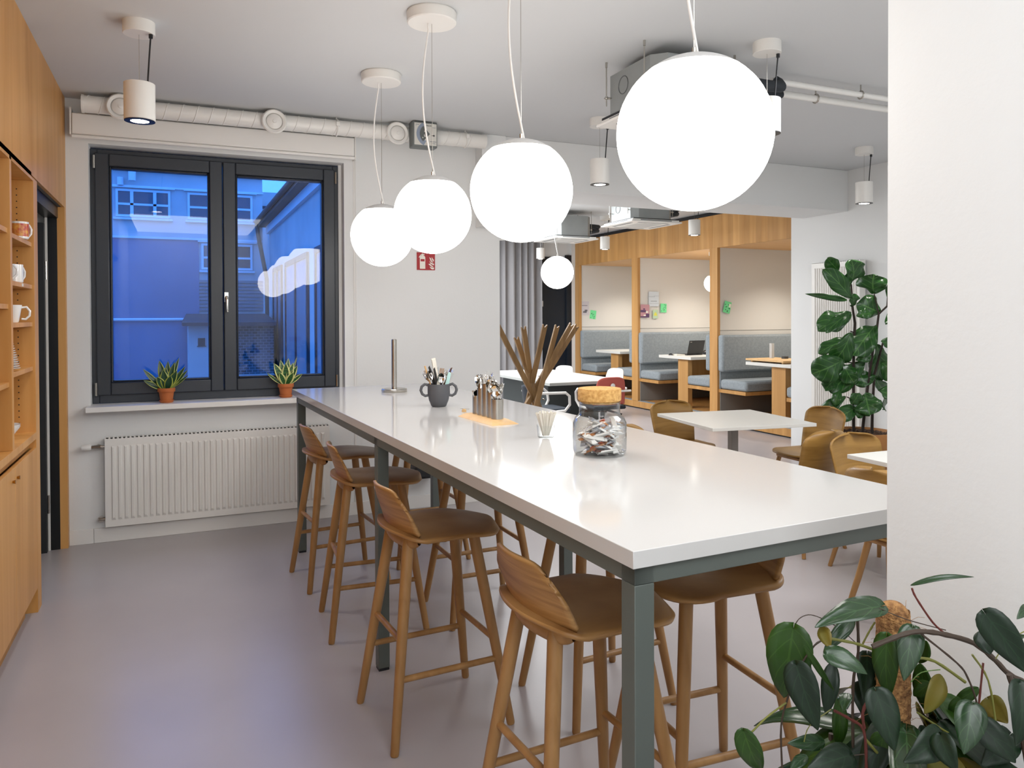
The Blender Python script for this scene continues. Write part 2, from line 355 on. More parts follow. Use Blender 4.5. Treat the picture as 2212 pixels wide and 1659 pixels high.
for a0,a1,rr in ((140,165,.045),(190,215,.045),(205,216,.064)):
    s.prism([(.035+(rr+.004)*math.cos(R(a)),(rr+.004)*math.sin(R(a))) for a in range(a0,a1,4)]+[(.035+(rr-.004)*math.cos(R(a)),(rr-.004)*math.sin(R(a))) for a in range(a1-4,a0-4,-4)],-.0415,-.040)
obj('slot_marks',s,mat('pale_plate','',.5),pl,smooth=0)
obj('arrow',M().prism([(.05,-.012),(.066,-.012),(.066,-.018),(.076,-.009),(.066,0),(.066,-.006),(.05,-.006)],-.036,-.034),BLACK,pl,smooth=0)
text('maker_name','TROX',.017,(1.735+.004,5.5655,2.93+.058),(PI/2,0,0),BLACK,pl,.0008)
for k,(a,b,c_,e) in enumerate(((-.075,-.05,.066,.069),(-.075,-.07,.058,.061),(.05,.082,.05,.0525),(.035,.085,-.055,-.052),(.05,.078,-.068,-.066))):
    pass
for q_ in ((-.075,-.05,.066,.069),(-.075,-.07,.057,.060),(.052,.082,.05,.0525),(.035,.085,-.057,-.053),(.05,.078,-.070,-.067)): obj('print_line',M().box(q_[0],q_[1],-.0358,-.034,q_[2],q_[3]),mat('grey_print','#7c8088',.6),pl,smooth=0)

# ---- fire extinguisher sign ----
RED=mat('sign_red','#a81f24',.45); PALE=mat('sign_white','#ece7dc',.5)
sg=thing('fire_extinguisher_sign','red square sign with extinguisher and flames pictogram on wall','sign',(1.847,YW-.004,1.993))
obj('plate',M().box(-.076,.076,-.002,.004,-.072,.070),RED,sg)
bd=[(-.052,-.062),(-.007,-.062),(-.007,.030),(-.012,.040),(-.022,.046),(-.022,.058),(-.030,.062),(-.037,.058),(-.037,.046),(-.047,.040),(-.052,.030)]
e=M().prism(bd,-.0045,-.002)
e.prism([(-.030,.060),(-.045,.052),(-.056,.038),(-.060,.028),(-.056,.026),(-.050,.036),(-.040,.048),(-.036,.052)],-.0045,-.002)
e.prism([(-.026,.060),(-.012,.054),(-.012,.048),(-.022,.050)],-.0045,-.002)
obj('extinguisher_pictogram',e,PALE,sg,smooth=0)
obj('pictogram_band',M().box(-.046,-.013,-.0052,-.0044,-.003,.016),RED,sg,smooth=0)
fl=M()
for pts in ([(.028,.033),(.040,.024),(.048,.004),(.062,-.010),(.052,-.009),(.040,-.001),(.034,.014)],[(.048,.034),(.056,.022),(.065,.012),(.065,-.002),(.055,.006),(.049,.018)],
    [(.028,.004),(.036,-.008),(.050,-.014),(.066,-.020),(.066,-.032),(.050,-.027),(.036,-.018)],[(.019,-.022),(.034,-.021),(.046,-.034),(.064,-.043),(.050,-.046),(.036,-.038)],[(.030,-.043),(.044,-.050),(.066,-.050),(.066,-.064),(.052,-.066),(.038,-.058)]):
    fl.prism(pts,-.0045,-.002)
obj('flame_pictogram',fl,PALE,sg,smooth=0)
# extinguisher seen below the table
ex=thing('fire_extinguisher','red and black extinguisher near the wall, partly seen under table','fire extinguisher',(1.80,5.80,.27))
obj('base_bracket',M().box(-.11,.11,-.07,.12,0,.10),BLACK,ex,bevel=.02)
obj('cylinder',M().lathe([(.0,.02),(.065,.02),(.07,.04),(.07,.40),(.05,.46),(.02,.48),(.02,.50),(0,.50)],(0,0,0),24),mat('extinguisher_red','#b3161c',.3),ex)
obj('hose',M().tube([(.02,-.02,.50),(.08,-.05,.46),(.085,-.03,.3),(.08,-.02,.12)],.01,8),BLACK,ex)

# ---- radiators ----
def radiator(name,label,loc,rz,W,H_,nf,t=.065,valves=True):
    r=thing(name,label,'radiator',loc,rz)
    p=M().box(-W/2,W/2,-t,-t+.012,0,H_); pitch=(W-.06)/nf
    for i in range(nf):
        c=-W/2+.03+pitch*(i+.5); a=pitch*.34; b_=pitch*.16
        z0,z1=.045,H_-.05; yb=-t; yt=-t-.010
        p.frustum([(c-a,yb,z0-.0),(c+a,yb,z0),(c+a,yb,z1),(c-a,yb,z1)],[(c-b_,yt,z0+.018),(c+b_,yt,z0+.018),(c+b_,yt,z1-.012),(c-b_,yt,z1-.012)])
    obj('front_panel',p,WHITE,r,smooth=0)
    obj('side_panel',M().box(-W/2-.003,-W/2,-t,-.02,.0,H_).box(W/2,W/2+.003,-t,-.02,0,H_).box(-W/2,W/2,-.032,-.02,.0,H_-.01),WHITE,r)
    g=M().box(-W/2,W/2,-t,-t+.006,H_,H_+.006).box(-W/2,W/2,-.026,-.02,H_,H_+.006)
    ng=int(W/.026)
    for i in range(ng): x=-W/2+W*(i+.5)/ng; g.box(x-.007,x+.007,-t,-.02,H_-.001,H_+.006)
    obj('top_grille',g,WHITE,r,smooth=0)
    for xb_ in (-W*.35,W*.35-.03): obj('wall_bracket',M().box(xb_,xb_+.03,-.02,.0,.05,H_-.05),WHITE,r)
    if valves:
        x=-W/2
        obj('valve_body',M().tube([(x,-.045,H_-.055),(x-.03,-.045,H_-.055),(x-.03,-.045,H_-.055)],[.013,.013,.013],12).tube([(x-.028,-.045,H_-.055),(x-.085,-.045,H_-.055)],[.017,.012],12).tube([(x-.045,-.045,H_-.055),(x-.045,0.0,H_-.05)],.010,10),STEEL,r)
        k=M().lathe([(0,0),(.017,0),(.021,.008),(.021,.05),(.018,.058),(0,.06)],(0,0,0),20); k.xf(Matrix.Translation((x-.085,-.045,H_-.055))@Matrix.Rotation(-PI/2,4,'Y'))
        obj('thermostat_head',k,TRIM,r)
        obj('return_valve',M().tube([(x,-.045,.055),(x-.045,-.045,.055)],[.015,.012],12).tube([(x-.032,-.045,.055),(x-.032,0,.055)],[.02,.012],12),STEEL,r)
    return r
radiator('radiator','long white ribbed radiator below the window',(.299,YW-.004,.115),0,1.51,.605,37)
radiator('radiator','tall narrow white radiator behind the fig plant',(XR-.004,5.875,.25),-PI/2,.62,1.84,19,.10,False)

# ================= LEFT CABINETS =================
cab=thing('bookcase','tall oak shelving unit with mugs, along left wall','cabinet',(XC,4.2,0))
X2=XC-.36
c=M().box(X2,XC,4.653,4.768,0.0,2.278); c.box(X2,XC,4.032,4.075,.95,2.278); c.box(X2,XC,3.15,3.19,.95,2.278); c.box(X2,X2+.012,1.2,4.70,.10,2.278)
c.box(X2,XC,1.2,4.653,2.262,2.278)
obj('frame',c,OAKCAB,cab,world=True,bevel=.001)
obj('counter_board',M().box(X2,XC+.002,1.2,4.653,.915,.95),OAKCAB,cab,world=True,bevel=.001)
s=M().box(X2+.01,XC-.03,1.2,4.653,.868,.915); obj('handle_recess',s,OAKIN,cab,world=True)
for z in (1.93,1.71,1.515,1.285): obj('shelf',M().box(X2+.01,XC-.01,4.075,4.65,z-.012,z+.01),OAKIN if False else OAKCAB,cab,world=True,bevel=.001)
for z in (1.94,1.6,1.25): obj('shelf',M().box(X2+.01,XC-.01,3.19,4.032,z-.012,z+.01),OAKCAB,cab,world=True,bevel=.001)
h=M()
for k in range(40):
    z=1.0+k*.032
    if z>2.23: break
    for y,sg_ in ((4.6525,-1),(4.0315,-1)):
        for x in (XC-.075,):
            h.add([(x+.0035*math.cos(a*PI/3),y-.0006,z+.0035*math.sin(a*PI/3)) for a in range(6)],[tuple(range(6))])
obj('pin_holes',h,BLACK,cab,smooth=0,world=True)
lw=M().box(X2,XC-.005,1.2,4.653,.13,.868)
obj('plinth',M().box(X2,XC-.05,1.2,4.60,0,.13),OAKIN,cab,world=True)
for a,b in ((4.085,4.651),(3.25,4.081),(2.4,3.246),(1.2,2.396)):
    dd=obj('cabinet_door',M().box(XC-.02,XC,a,b,.128,.868),OAKCAB,cab,world=True,bevel=.001)
    yk=a+.04 if a>4 else b-.06
    obj('knob',M().tube([(XC,yk,.812),(XC+.012,yk,.812)],[.006,.009],12),mat('brass','#b58a45',.3,1.0),dd,world=True)
up=thing('wall_cabinet','smooth oak upper cabinet front reaching the ceiling on the left','cabinet',(XC,3.0,2.285))
obj('front_panel',M().box(XC-.02,XC,1.2,YW,2.285,HC),OAKCAB,up,world=True)
obj('bottom_panel',M().box(X2,XC,1.2,4.60,2.285,2.30),OAKIN,up,world=True)
cp=M().box(XC-.05,XC,5.865,YW,0,2.285); struct('trim_4',cp,OAKCAB,'narrow oak strip beside the left doorway','trim')
struct('wall_left_cabinet_back',M().box(-1.3,XC-.05,-2.05,1.2,0,HC),WALL)
struct('wall_left_lower',M().box(-1.3,X2-.001,1.2,4.77,0,HC),WALL)
# doorway beside the cabinet
dm=M().box(XC-.12,XC-.04,4.77,5.93,2.21,2.285).box(XC-.10,XC-.045,5.86,5.93,0,2.285); dd=struct('door_2',dm,ANTH if False else mat('black_door','#0f1418',.35),'dark doorway at the far end of oak cabinets','door')
obj('door_lining',M().box(-.795,XC-.10,5.855,5.93,0,2.285),WHITE,dd)
obj('door_leaf',M().box(-1.20,-.795,5.80,5.845,0,2.17),mat('black_leaf','#202427',.5),dd)
obj('hinge',M().tube([(-.79,5.85,1.80),(-.79,5.85,1.92)],.007,8).tube([(-.79,5.85,.25),(-.79,5.85,.37)],.007,8),STEEL,dd)
# mugs
PORC=mat('white_porcelain','#f0efec',.15,coat=.4)
def mug(label,loc,r=.04,h_=.09,rz=0,mt=None,taper=1.0,wrap=None,group=None):
    t=thing('mug',label,'mug',loc,rz,group)
    obj('cup_body',M().lathe([(0,.0),(r*taper*.9,0),(r*taper,.005),(r,h_),(r-.004,h_),(r*taper-.004,.008),(0,.006)],(0,0,0),28),mt or PORC,t)
    obj('handle',M().tube([(r*.93,0,h_*.85),(r+.018,0,h_*.88),(r+.032,0,h_*.65),(r+.030,0,h_*.38),(r+.014,0,h_*.18),(r*.93,0,h_*.2)],.0055,10),PORC,t)
    if wrap: obj('printed_wrap',M().lathe([(r+.0006,.012),(r+.0006,h_-.01)],(0,0,0),28,close=True),wrap,t)
    return t
wr=mat('red_print','#b5202a',.3,var=(45,'#e0a040'))
mug('white mug with red and orange print on upper shelf',(-.715,4.47,1.941),.040,.085,R(55),wrap=wr)
mug('white square mug left of the red printed mug',(-.80,4.36,1.941),.042,.105,R(200))
mug('white mug at the front of second shelf',(-.735,4.43,1.721),.040,.09,R(60))
mug('white mug behind another on second shelf',(-.77,4.28,1.721),.042,.093,R(20))
mug('rounded white cup alone on third shelf',(-.735,4.36,1.526),.044,.085,R(10),taper=.7)
SAU=M().lathe([(0,0),(.03,0),(.035,.003),(.068,.012),(.070,.015),(.034,.007),(0,.006)],(0,0,0),28)
so0=None
for i in range(12):
    r_s=1-.035*i
    if so0 is None: o=obj('saucer',SAU,PORC); so0=o
    else: o=so0.copy(); C.objects.link(o)
    o.location=(-.755,4.27,1.296+i*.0105); o.scale=(r_s,r_s,1)
    tag(o,'thin white saucer in the stack on the fourth shelf','saucer','saucers stacked on the fourth shelf')
for i in range(10):
    o=so0.copy(); C.objects.link(o); o.location=(-.765,4.13,.951+i*.012); o.scale=(.8,.8,1.15)
    tag(o,'small white plate in the stack at shelf bottom','plate','plates stacked on the bottom board')
for i in range(2):
    bo=obj('bowl',M().lathe([(0,0),(.028,0),(.032,.004),(.078,.066),(.080,.072),(.075,.070),(.03,.008),(0,.007)],(0,0,0),30),PORC); bo.location=(-.78,4.34,.951+i*.010)
    tag(bo,'wide white bowl '+('nested on top at shelf bottom' if i else 'underneath another bowl at shelf bottom'),'bowl')
lb=obj('shelf_label',M().box(XC-.0099,XC-.009,4.36,4.40,1.702,1.716),PALE); tag(lb,'small white label stuck on second shelf edge','label')

# ================= BAR TABLE =================
PHI=.0396; TZ=1.063; TW,TL=1.003,3.933
tb=thing('bar_table','long high white bar table with grey steel frame','table',(.8558,1.3306,0),PHI)
obj('table_top',M().box(0,TW,0,TL,TZ-.0375,TZ),TOPW,tb,bevel=.0015)
fr=M(); s_=.05; i0=.012; zt=TZ-.0375
fr.box(i0,i0+s_,i0,TL-.10,zt-.04,zt).box(TW-i0-s_,TW-i0,i0,TL-.10,zt-.04,zt)
for y in (i0,TL/2-.04,TL-.15): fr.box(i0,TW-i0,y,y+s_,zt-.04,zt)
obj('top_frame',fr,FRAMEM,tb,bevel=.002)
for y in (i0,TL/2-.04,TL-.15):
    for x in (i0,TW-i0-s_):
        lg=obj('leg',M().box(x,x+s_,y,y+s_,.012,zt-.04),FRAMEM,tb,bevel=.002)
        obj('foot_cap',M().box(x+.002,x+s_-.002,y+.002,y+s_-.002,0,.013),BLACK,lg)

# ================= BAR STOOLS =================
def make_stool():
    t=thing('bar_stool','','stool')
    def seat(u,v):
        u=.5-.5*math.cos(PI*u); y=(v-.5)*2
        x=-.205+.445*u
        hw=.212 if u<.66 else .212*max(0,1-((u-.66)/.345)**2.8)**.5+.006
        if u<.14: hw*= 1-.13*((.14-u)/.14)**2.2
        rear=-.03*(y*y-0)*(1-u)*-1.0 if u<.4 else 0
        x+= .045*y*y*max(0,1-u*2.2)
        z=.758-.021*abs(y)**3*min(1,.35+u*4)-.075*max(0,u-.6)**1.5 -.012*math.sin(PI*u)*(1-y*y)
        return (x,y*hw,z)
    obj('seat',M().grid(seat,30,24),STOOLH,t,solid=.012,smooth=60)
    def back(u,v):
        y=(v-.5)*2; hw=.185-.0*u
        if u>.0: hw=.198*(1-.06*u-.34*max(0,u-.5)**2*2.2)
        x=-.165+.042*y*y-.055*u
        z=.752+.165*u-(.05*abs(y)**6*u)
        return (x,y*hw,z)
    obj('backrest',M().grid(back,14,18),STOOLH,t,solid=.011,smooth=60)
    a=M()
    def ap(u,v):
        y=(u-.5)*2; an=v*2*PI
        x=-.150+.035*y*y; hh=.030*(1-abs(y)**8*.7); dd=.022*(1-abs(y)**8*.7)
        zc=.722
        return (x+dd*math.cos(an)*(1 if 1 else 1),y*.158,zc+hh*math.sin(an))
    obj('seat_rail',M().grid(ap,20,14),STOOL,t,smooth=60)
    obj('front_rail',M().box(.11,.15,-.11,.11,.70,.735),STOOL,t,bevel=.008)
    feet=[(-.232,.212),(-.232,-.212),(.230,.212),(.230,-.212)]; tops=[(-.135,.098),(-.135,-.098),(.125,.095),(.125,-.095)]
    for (fx,fy),(tx,ty) in zip(feet,tops):
        P=[(fx+(tx-fx)*k,fy+(ty-fy)*k,.735*k) for k in (0,.01,.35,.7,1)]
        obj('leg',M().tube(P,[.0135,.0155,.0185,.021,.0215],16),STOOL,t)
    def at(i,z): k=z/.735; return (feet[i][0]+(tops[i][0]-feet[i][0])*k,feet[i][1]+(tops[i][1]-feet[i][1])*k,z)
    for i,j,z in ((0,1,.375),(2,3,.315),(0,2,.245),(1,3,.245)): obj('stretcher',M().tube([at(i,z),at(j,z)],.0115,12),STOOL,t)
    return t
st=make_stool()
stools=[((.875,4.565),R(5.5),'oak bar stool nearest the window, on the left side'),((.90,3.825),R(-3.5),'oak bar stool second from the window, left side'),
 ((.905,2.832),R(3.8),'oak bar stool third from the window, left side'),((1.03,1.88),R(3.5),'oak bar stool nearest the camera at the left table edge'),
 ((1.45,4.745),R(182),'oak bar stool across table, nearest the wall'),((1.455,3.755),R(181),'oak bar stool across table, second from the wall'),
 ((1.555,2.70),R(184),'oak bar stool across table, third from the wall'),((1.525,1.965),R(177),'oak bar stool across table, beside the large plant')]
for i,((x,y),a,lb) in enumerate(stools):
    if i==0: st.location=(x,y,0); st.rotation_euler=(0,0,a); st['label']=lb; st['group']='oak bar stools'
    else: dup(st,(x,y,0),a,lb,'oak bar stools')

# ================= THINGS ON THE BAR TABLE =================
T=TZ
k=thing('paper_towel_holder','empty steel paper towel holder standing at far table end','holder',(1.279,4.80,T))
obj('base',M().lathe([(0,0),(.080,0),(.082,.003),(.082,.017),(.079,.020),(0,.020)],(0,0,0),40),STEEL,k)
obj('pole',M().tube([(0,0,.02),(0,0,.335),(0,0,.338)],[.0165,.0165,.013],24),STEEL,k)
pm=mat('dark_grey_ceramic','#55565a',.55)
k=thing('pot','dark grey two handled pot holding mixed cutlery','pot',(1.285,3.905,T),R(-18))
obj('pot_body',M().lathe([(0,0),(.034,0),(.040,.004),(.053,.035),(.060,.075),(.0595,.122),(.056,.122),(.055,.07),(.036,.012),(0,.010)],(0,0,0),36),pm,k)
for sgn in (1,-1): obj('handle',M().tube([(sgn*.056,0,.115),(sgn*.074,0,.121),(sgn*.091,0,.108),(sgn*.096,0,.088),(sgn*.088,0,.068),(sgn*.072,0,.058),(sgn*.056,0,.062)],.0075,12),pm,k)
# cutlery kinds, origin at the lower end, pointing up
def spoon_m(L=.17,bw=.02,up='bowl'):
    m=M(); hl=L-.05
    m.tube([(0,0,0),(0,.001,hl*.5),(0,.003,hl)],[.0045,.003,.0022],6,flat=.45)
    def fn(u,v):
        y=(v-.5)*2; w_=math.sin(PI*(.06+.90*u))**.7*bw
        return (y*w_,.003+.010*(1-y*y)*math.sin(PI*u),hl-.002+u*.052)
    m.grid(fn,8,6); return m
def fork_m(L=.18):
    m=M(); m.tube([(0,0,0),(0,.001,L*.4),(0,.003,L-.06)],[.005,.003,.0025],6,flat=.45)
    m.frustum([(-.004,.001,L-.062),(.004,.001,L-.062),(.004,.004,L-.062),(-.004,.004,L-.062)],[(-.012,.001,L-.04),(.012,.001,L-.04),(.012,.004,L-.04),(-.012,.004,L-.04)])
    for i in range(4): x=-.0098+i*.0065; m.box(x-.0017,x+.0017,.001,.0035,L-.04,L)
    return m
def knife_m(L=.19): return M().box(-.008,.008,-.002,.002,0,L*.48).prism([(-.009,L*.48),(.009,L*.48),(.010,L*.8),(.004,L),(-.007,L*.97)],-.0007,.0007)
def stick(m,p0,dirv,rz,nm,mt,lb,cat,grp,**kw):
    o=obj(nm,m,mt,**kw); q=Vector((0,0,1)).rotation_difference(Vector(dirv).normalized())
    o.matrix_basis=Matrix.Translation(p0)@q.to_matrix().to_4x4()@Matrix.Rotation(rz,4,'Z')
    loc,rr,_=o.matrix_basis.decompose(); o.location=loc; o.rotation_euler=rr.to_euler()
    tag(o,lb,cat,grp); return o
px,py=1.285,3.905
DK=mat('dark_handle','#2c2a2a',.4); BRN=mat('brown_handle','#5a3c28',.45); MINT=mat('mint_plastic','#b6dcd8',.4); PAPER=mat('white_paper','#ddd8cc',.8); BAM=mat('bamboo','#dcb37e',.6)
rnd=random.Random(5)
protos={}
def cut(kind,L):
    return {'spoon':spoon_m,'fork':fork_m,'knife':knife_m}[kind](L)
spec=[('fork',-.55,.1,CHROME,.19),('spoon',-.42,-.2,CHROME,.18),('knife',-.30,.0,DK,.20),('knife',-.20,-.25,DK,.19),('fork',-.12,.15,CHROME,.19),('knife',.05,.3,CHROME,.19),('fork',.14,.1,CHROME,.18),('spoon',.04,-.3,CHROME,.16),
 ('knife',.42,-.05,BRN,.20),('fork',.50,.1,CHROME,.19),('spoon',.36,.25,CHROME,.18),('knife',.55,-.15,CHROME,.18)]
for kd,dx,dy,mt_,L in spec:
    a=math.radians(-18-6)
    dv=Vector((dx*1.25,-dx*.35+dy,1.3)); 
    stick(cut(kd,L*1.08),(px-dx*.035,py-dy*.03,T+.012),dv,rnd.uniform(-.6,.6),kd,mt_,('dark handled ' if mt_ is DK else 'brown handled ' if mt_ is BRN else 'steel ')+kd+' standing in the dark grey pot',kd,'cutlery in the grey pot')
stick(M().box(-.011,.011,-.004,.004,0,.245).box(-.0125,.0125,-.0012,.0012,.235,.252),(px+.012,py-.005,T+.012),(-.17,.02,1),.15,'chopsticks_sleeve',PAPER,'tall white paper chopstick sleeve in the grey pot','sleeve',None)
stick(M().box(-.010,.010,-.002,.002,0,.19),(px+.0,py,T+.012),(-.06,.15,1),.2,'stirrer_sleeve',PAPER,'shorter white paper sleeve in the grey pot','sleeve',None)
stick(M().tube([(0,0,0),(0,0,.215)],.0045,8),(px-.01,py+.01,T+.012),(-.28,.1,1),0,'bamboo_stick',BAM,'pale wooden stick standing in the grey pot','stick',None)
stick(M().prism([(-.009,0),(.009,0),(.011,.09),(.009,.170),(.004,.178),(-.004,.178),(-.009,.170),(-.011,.09)],-.003,.003),(px+.012,py-.02,T+.012),(.22,-.1,1),.1,'spatula',MINT,'mint green plastic handle standing in the grey pot','spatula',None,bevel=.002)
# tube rack
k=thing('cutlery_rack','wooden board with five brushed steel tubes full of spoons','holder',(1.322,3.30,T),R(4))
BW=mat('beech_board','#dcb27a',.5,var=(20,'#e3bd88'))
obj('board',M().frustum([(-.068,-.19,.0),(.068,-.19,.0),(.068,.19,.0),(-.068,.19,.0)],[(-.040,-.135,.018),(.040,-.135,.018),(.040,.155,.018),(-.040,.155,.018)]),BW,k,bevel=.001)
tubes=[(.105,.088,.024),(.053,.128,.024),(.001,.152,.024),(-.051,.118,.024),(-.106,.090,.028)]
for ty,th,tr in tubes: obj('steel_tube',M().lathe([(0,.018),(tr,.018),(tr,.018+th),(tr-.0015,.018+th),(tr-.0015,.022),(0,.022)],(0,ty,0),26),STEEL,k)
ca,sa=math.cos(R(4)),math.sin(R(4))
kinds=['fork','spoon','fork','spoon','spoon']
SP=spoon_m(.17,.019); TS=spoon_m(.145,.016); FK=fork_m(.165)
pr={}
for ti,(ty,th,tr) in enumerate(tubes):
    for j in range(7 if ti in(1,2,4) else 5):
        kd=kinds[ti] if j%4 else 'spoon'
        an=2*PI*j/6+ti; L={0:.115,1:.185,2:.205,3:.175,4:.165}[ti]*(.92+.1*rnd.random()); ln=.10+.10*rnd.random()+(.12 if ti in(0,4) else 0)
        bx,by=-.004*math.cos(an),ty-.004*math.sin(an)
        p=(1.322+bx*ca-by*sa,3.30+bx*sa+by*ca,T+.022)
        m_= spoon_m(L,.023) if kd=='spoon' else fork_m(L)
        stick(m_,p,(math.cos(an)*ln,math.sin(an)*ln,1),an+PI/2+rnd.uniform(-.4,.4),'teaspoon' if kd=='spoon' else 'fork',CHROME,'shiny steel %s standing in the steel tube rack'%('spoon' if kd=='spoon' else 'fork'),'spoon' if kd=='spoon' else 'fork','cutlery in the steel tubes')
g=thing('wooden_peg','tiny wooden peg with two metal pins, left of tube rack','peg',(1.328,3.628,T),R(-25))
obj('peg',M().prism([(-.011,0),(.011,0),(.011,.010),(.005,.015),(-.005,.015),(-.011,.010)],-.009,.009),BW,g,bevel=.001)
obj('pin',M().tube([(.0,-.004,.012),(.026,-.004,.010)],.0011,6).tube([(.0,.006,.015),(-.02,.006,.015)],.0011,6).tube([(.0,.006,.015),(.026,.006,.015)],.0011,6),STEEL,g)
# small glass with paper sticks
k=thing('drinking_glass','small clear glass full of white paper sticks','glass',(1.346,2.73,T))
obj('glass_wall',M().lathe([(0,.0),(.030,0),(.033,.004),(.0365,.050)],(0,0,0),32,close=True),JARG,k)
for i in range(26):
    an=2*PI*i/26*3.1; rr=.006+.017*rnd.random(); ln=.12+.25*rnd.random()
    stick(M().box(-.0042,.0042,-.0012,.0012,0,.088+rnd.random()*.012),(1.346+rr*math.cos(an)*.6,2.73+rr*math.sin(an)*.6,T+.008),(math.cos(an)*ln,math.sin(an)*ln,1),rnd.uniform(-1.2,1.2),'paper_stick',PAPER,'white paper wrapped stick in the small glass','stick','paper sticks in the small glass',smooth=0)
# storage jar
JX,JY=1.353,2.318
k=thing('storage_jar','glass storage jar with cork lid full of wrapped sweets','jar',(JX,JY,T))
prof=[(0,0),(.080,0),(.090,.006),(.0935,.02),(.0945,.06),(.0935,.112),(.086,.130),(.074,.139),(.0715,.146),(.0715,.182),(.0725,.186)]
inn=[(.0695,.186),(.069,.180)]
obj('glass_body',M().lathe(prof+inn,(0,0,0),56,close=True),JARG,k,smooth=60)
obj('cork_lid',M().lathe([(0,.181),(.0675,.181),(.068,.189),(.0745,.190),(.076,.194),(.076,.229),(.074,.232),(0,.232)],(0,0,0),48),CORK,k)
cols=[('clear_wrap','#e9e7e4'),('white_wrap','#f4f2ef'),('caramel_wrap','#b9793f'),('brown_wrap','#5b3526'),('orange_wrap','#d8643c'),('grey_print_wrap','#b4b8c0')]
wp=[mat(a,b,.3,coat=.3) for a,b in cols]; base=[]
for i,(mt_,sz) in enumerate([(wp[0],(.034,.012,.006)),(wp[1],(.036,.011,.005)),(wp[2],(.028,.010,.005)),(wp[3],(.020,.008,.006)),(wp[4],(.010,.009,.007)),(wp[5],(.030,.012,.005))]):
    m_=M().frustum([(-sz[0],-sz[1]*.8,-.001),(sz[0],-sz[1]*.8,-.001),(sz[0],sz[1]*.8,-.001),(-sz[0],sz[1]*.8,-.001)],[(-sz[0]*.8,-sz[1]*.6,sz[2]),(sz[0]*.8,-sz[1]*.6,sz[2]),(sz[0]*.8,sz[1]*.6,sz[2]),(-sz[0]*.8,sz[1]*.6,sz[2])])
    m_.box(-sz[0]*1.18,-sz[0],-sz[1]*.8,sz[1]*.8,-.0005,.001).box(sz[0],sz[0]*1.18,-sz[1]*.8,sz[1]*.8,-.0005,.001)
    base.append(m_)
nmz=['sugar_sachet','sugar_sachet','wrapped_biscuit','wrapped_chocolate','wrapped_sweet','sugar_sachet']; lbz=['clear wrapped sachet in the cork lidded jar','white paper sachet in the cork lidded jar','caramel coloured wrapped biscuit in the cork lidded jar','dark brown wrapped chocolate in the cork lidded jar','small orange wrapped sweet in the cork lidded jar','grey printed sachet in the cork lidded jar']
pro=[None]*6; seq=[0,1,0,5,2,1,0,3,1,5,0,2,4,1,0,5]
for i in range(96):
    q=seq[i%16]; lay=i/96
    an=i*2.39996; rr=.062*math.sqrt(((i*7)%19+1)/20); 
    if pro[q] is None: o=obj(nmz[q],base[q],wp[q],smooth=0); pro[q]=o
    else: o=pro[q].copy(); C.objects.link(o)
    o.location=(JX+rr*math.cos(an),JY+rr*math.sin(an),T+.012+.098*lay+rnd.uniform(-.002,.002))
    o.rotation_euler=(rnd.uniform(-.55,.55),rnd.uniform(-.6,.6) ,an+PI/2+rnd.uniform(-.5,.5))
    tag(o,lbz[q],'sweet' if q in(2,3,4) else 'sachet','sachets and sweets in the jar')

# ================= LAMPS =================
GL=mat('opal_glass_lit','#ffffff',.3,emit=('#fffaf4',GLOBE_E)); LENS=mat('spot_lens_lit','#ffffff',.3,emit=('#fff6ea',14))
def globe_pendant(label,loc,group,R_=.19,can=True):
    t=thing('globe_pendant',label,'lamp',loc,0,group)
    a=R(37); pr_=[(R_*math.sin(x),R_*math.cos(x)) for x in [a+(PI-a)*i/24 for i in range(25)]][::-1]
    pr_[0]=(0,-R_)
    obj('globe',M().lathe(pr_,(0,0,0),40),GL,t,smooth=60)
    cap=[(R_*1.003*math.sin(x),R_*1.003*math.cos(x)) for x in [a-a*i/8 for i in range(9)]]; cap[-1]=(0,R_*1.003)
    obj('cap',M().lathe([(R_*math.sin(a)-.004,R_*math.cos(a)-.004)]+cap,(0,0,0),40),mat('white_cap','#d9d9d8',.4),t,smooth=60)
    obj('gland',M().tube([(0,0,R_),(0,0,R_+.02)],.006,10),STEEL,t)
    top=HC-loc[2]
    obj('canopy',M().lathe([(0,top-.055),(.115,top-.055),(.12,top-.05),(.122,top-.006),(.118,top-.006),(.118,top),(0,top)],(0,0,0),44),WHITE,t)
    obj('suspension_wire',M().tube([(0,0,R_+.01),(0,0,top-.05)],.0013,6),STEEL,t)
    L=top-.05-R_; pts=[]
    for i in range(21):
        s=i/20; pts.append((.012-.045*math.sin(PI*min(1,s*1.05))**1*(1) -.03*s, .0, R_+.0+L*s))
    obj('power_cable',M().tube(pts,.0042,10),mat('white_cable','#eceae6',.5),t)
    return t
g1=globe_pendant('globe pendant over the bar table, nearest the window',(1.155,4.60,2.045),'globe pendants over the bar table')
dup(g1,(1.15,3.575,2.045),None,'globe pendant over the bar table, second from the window')
dup(g1,(1.172,2.575,2.012),None,'globe pendant over the bar table, third from the window')
dup(g1,(1.172,1.545,1.998),None,'largest looking globe pendant, nearest the camera over table')
dup(g1,(4.05,7.90,2.05),None,'single globe pendant in front of navy door','globe pendants in the lounge')
def stretch(t,dz):
    for ch in t.children:
        if ch.name.startswith(('canopy','suspension','power')):
            me=ch.data.copy(); ch.data=me; top=HC-t.location.z-dz
            for v in me.vertices:
                if ch.name.startswith('canopy'): v.co.z+=dz
                else: v.co.z=.19+(v.co.z-.19)*((top+dz-.19)/(top-.19))
for g_ in [o for o in C.objects if o.name.startswith('globe_pendant') and o.parent is None and o.location.z<2.03]: stretch(g_,2.045-g_.location.z)
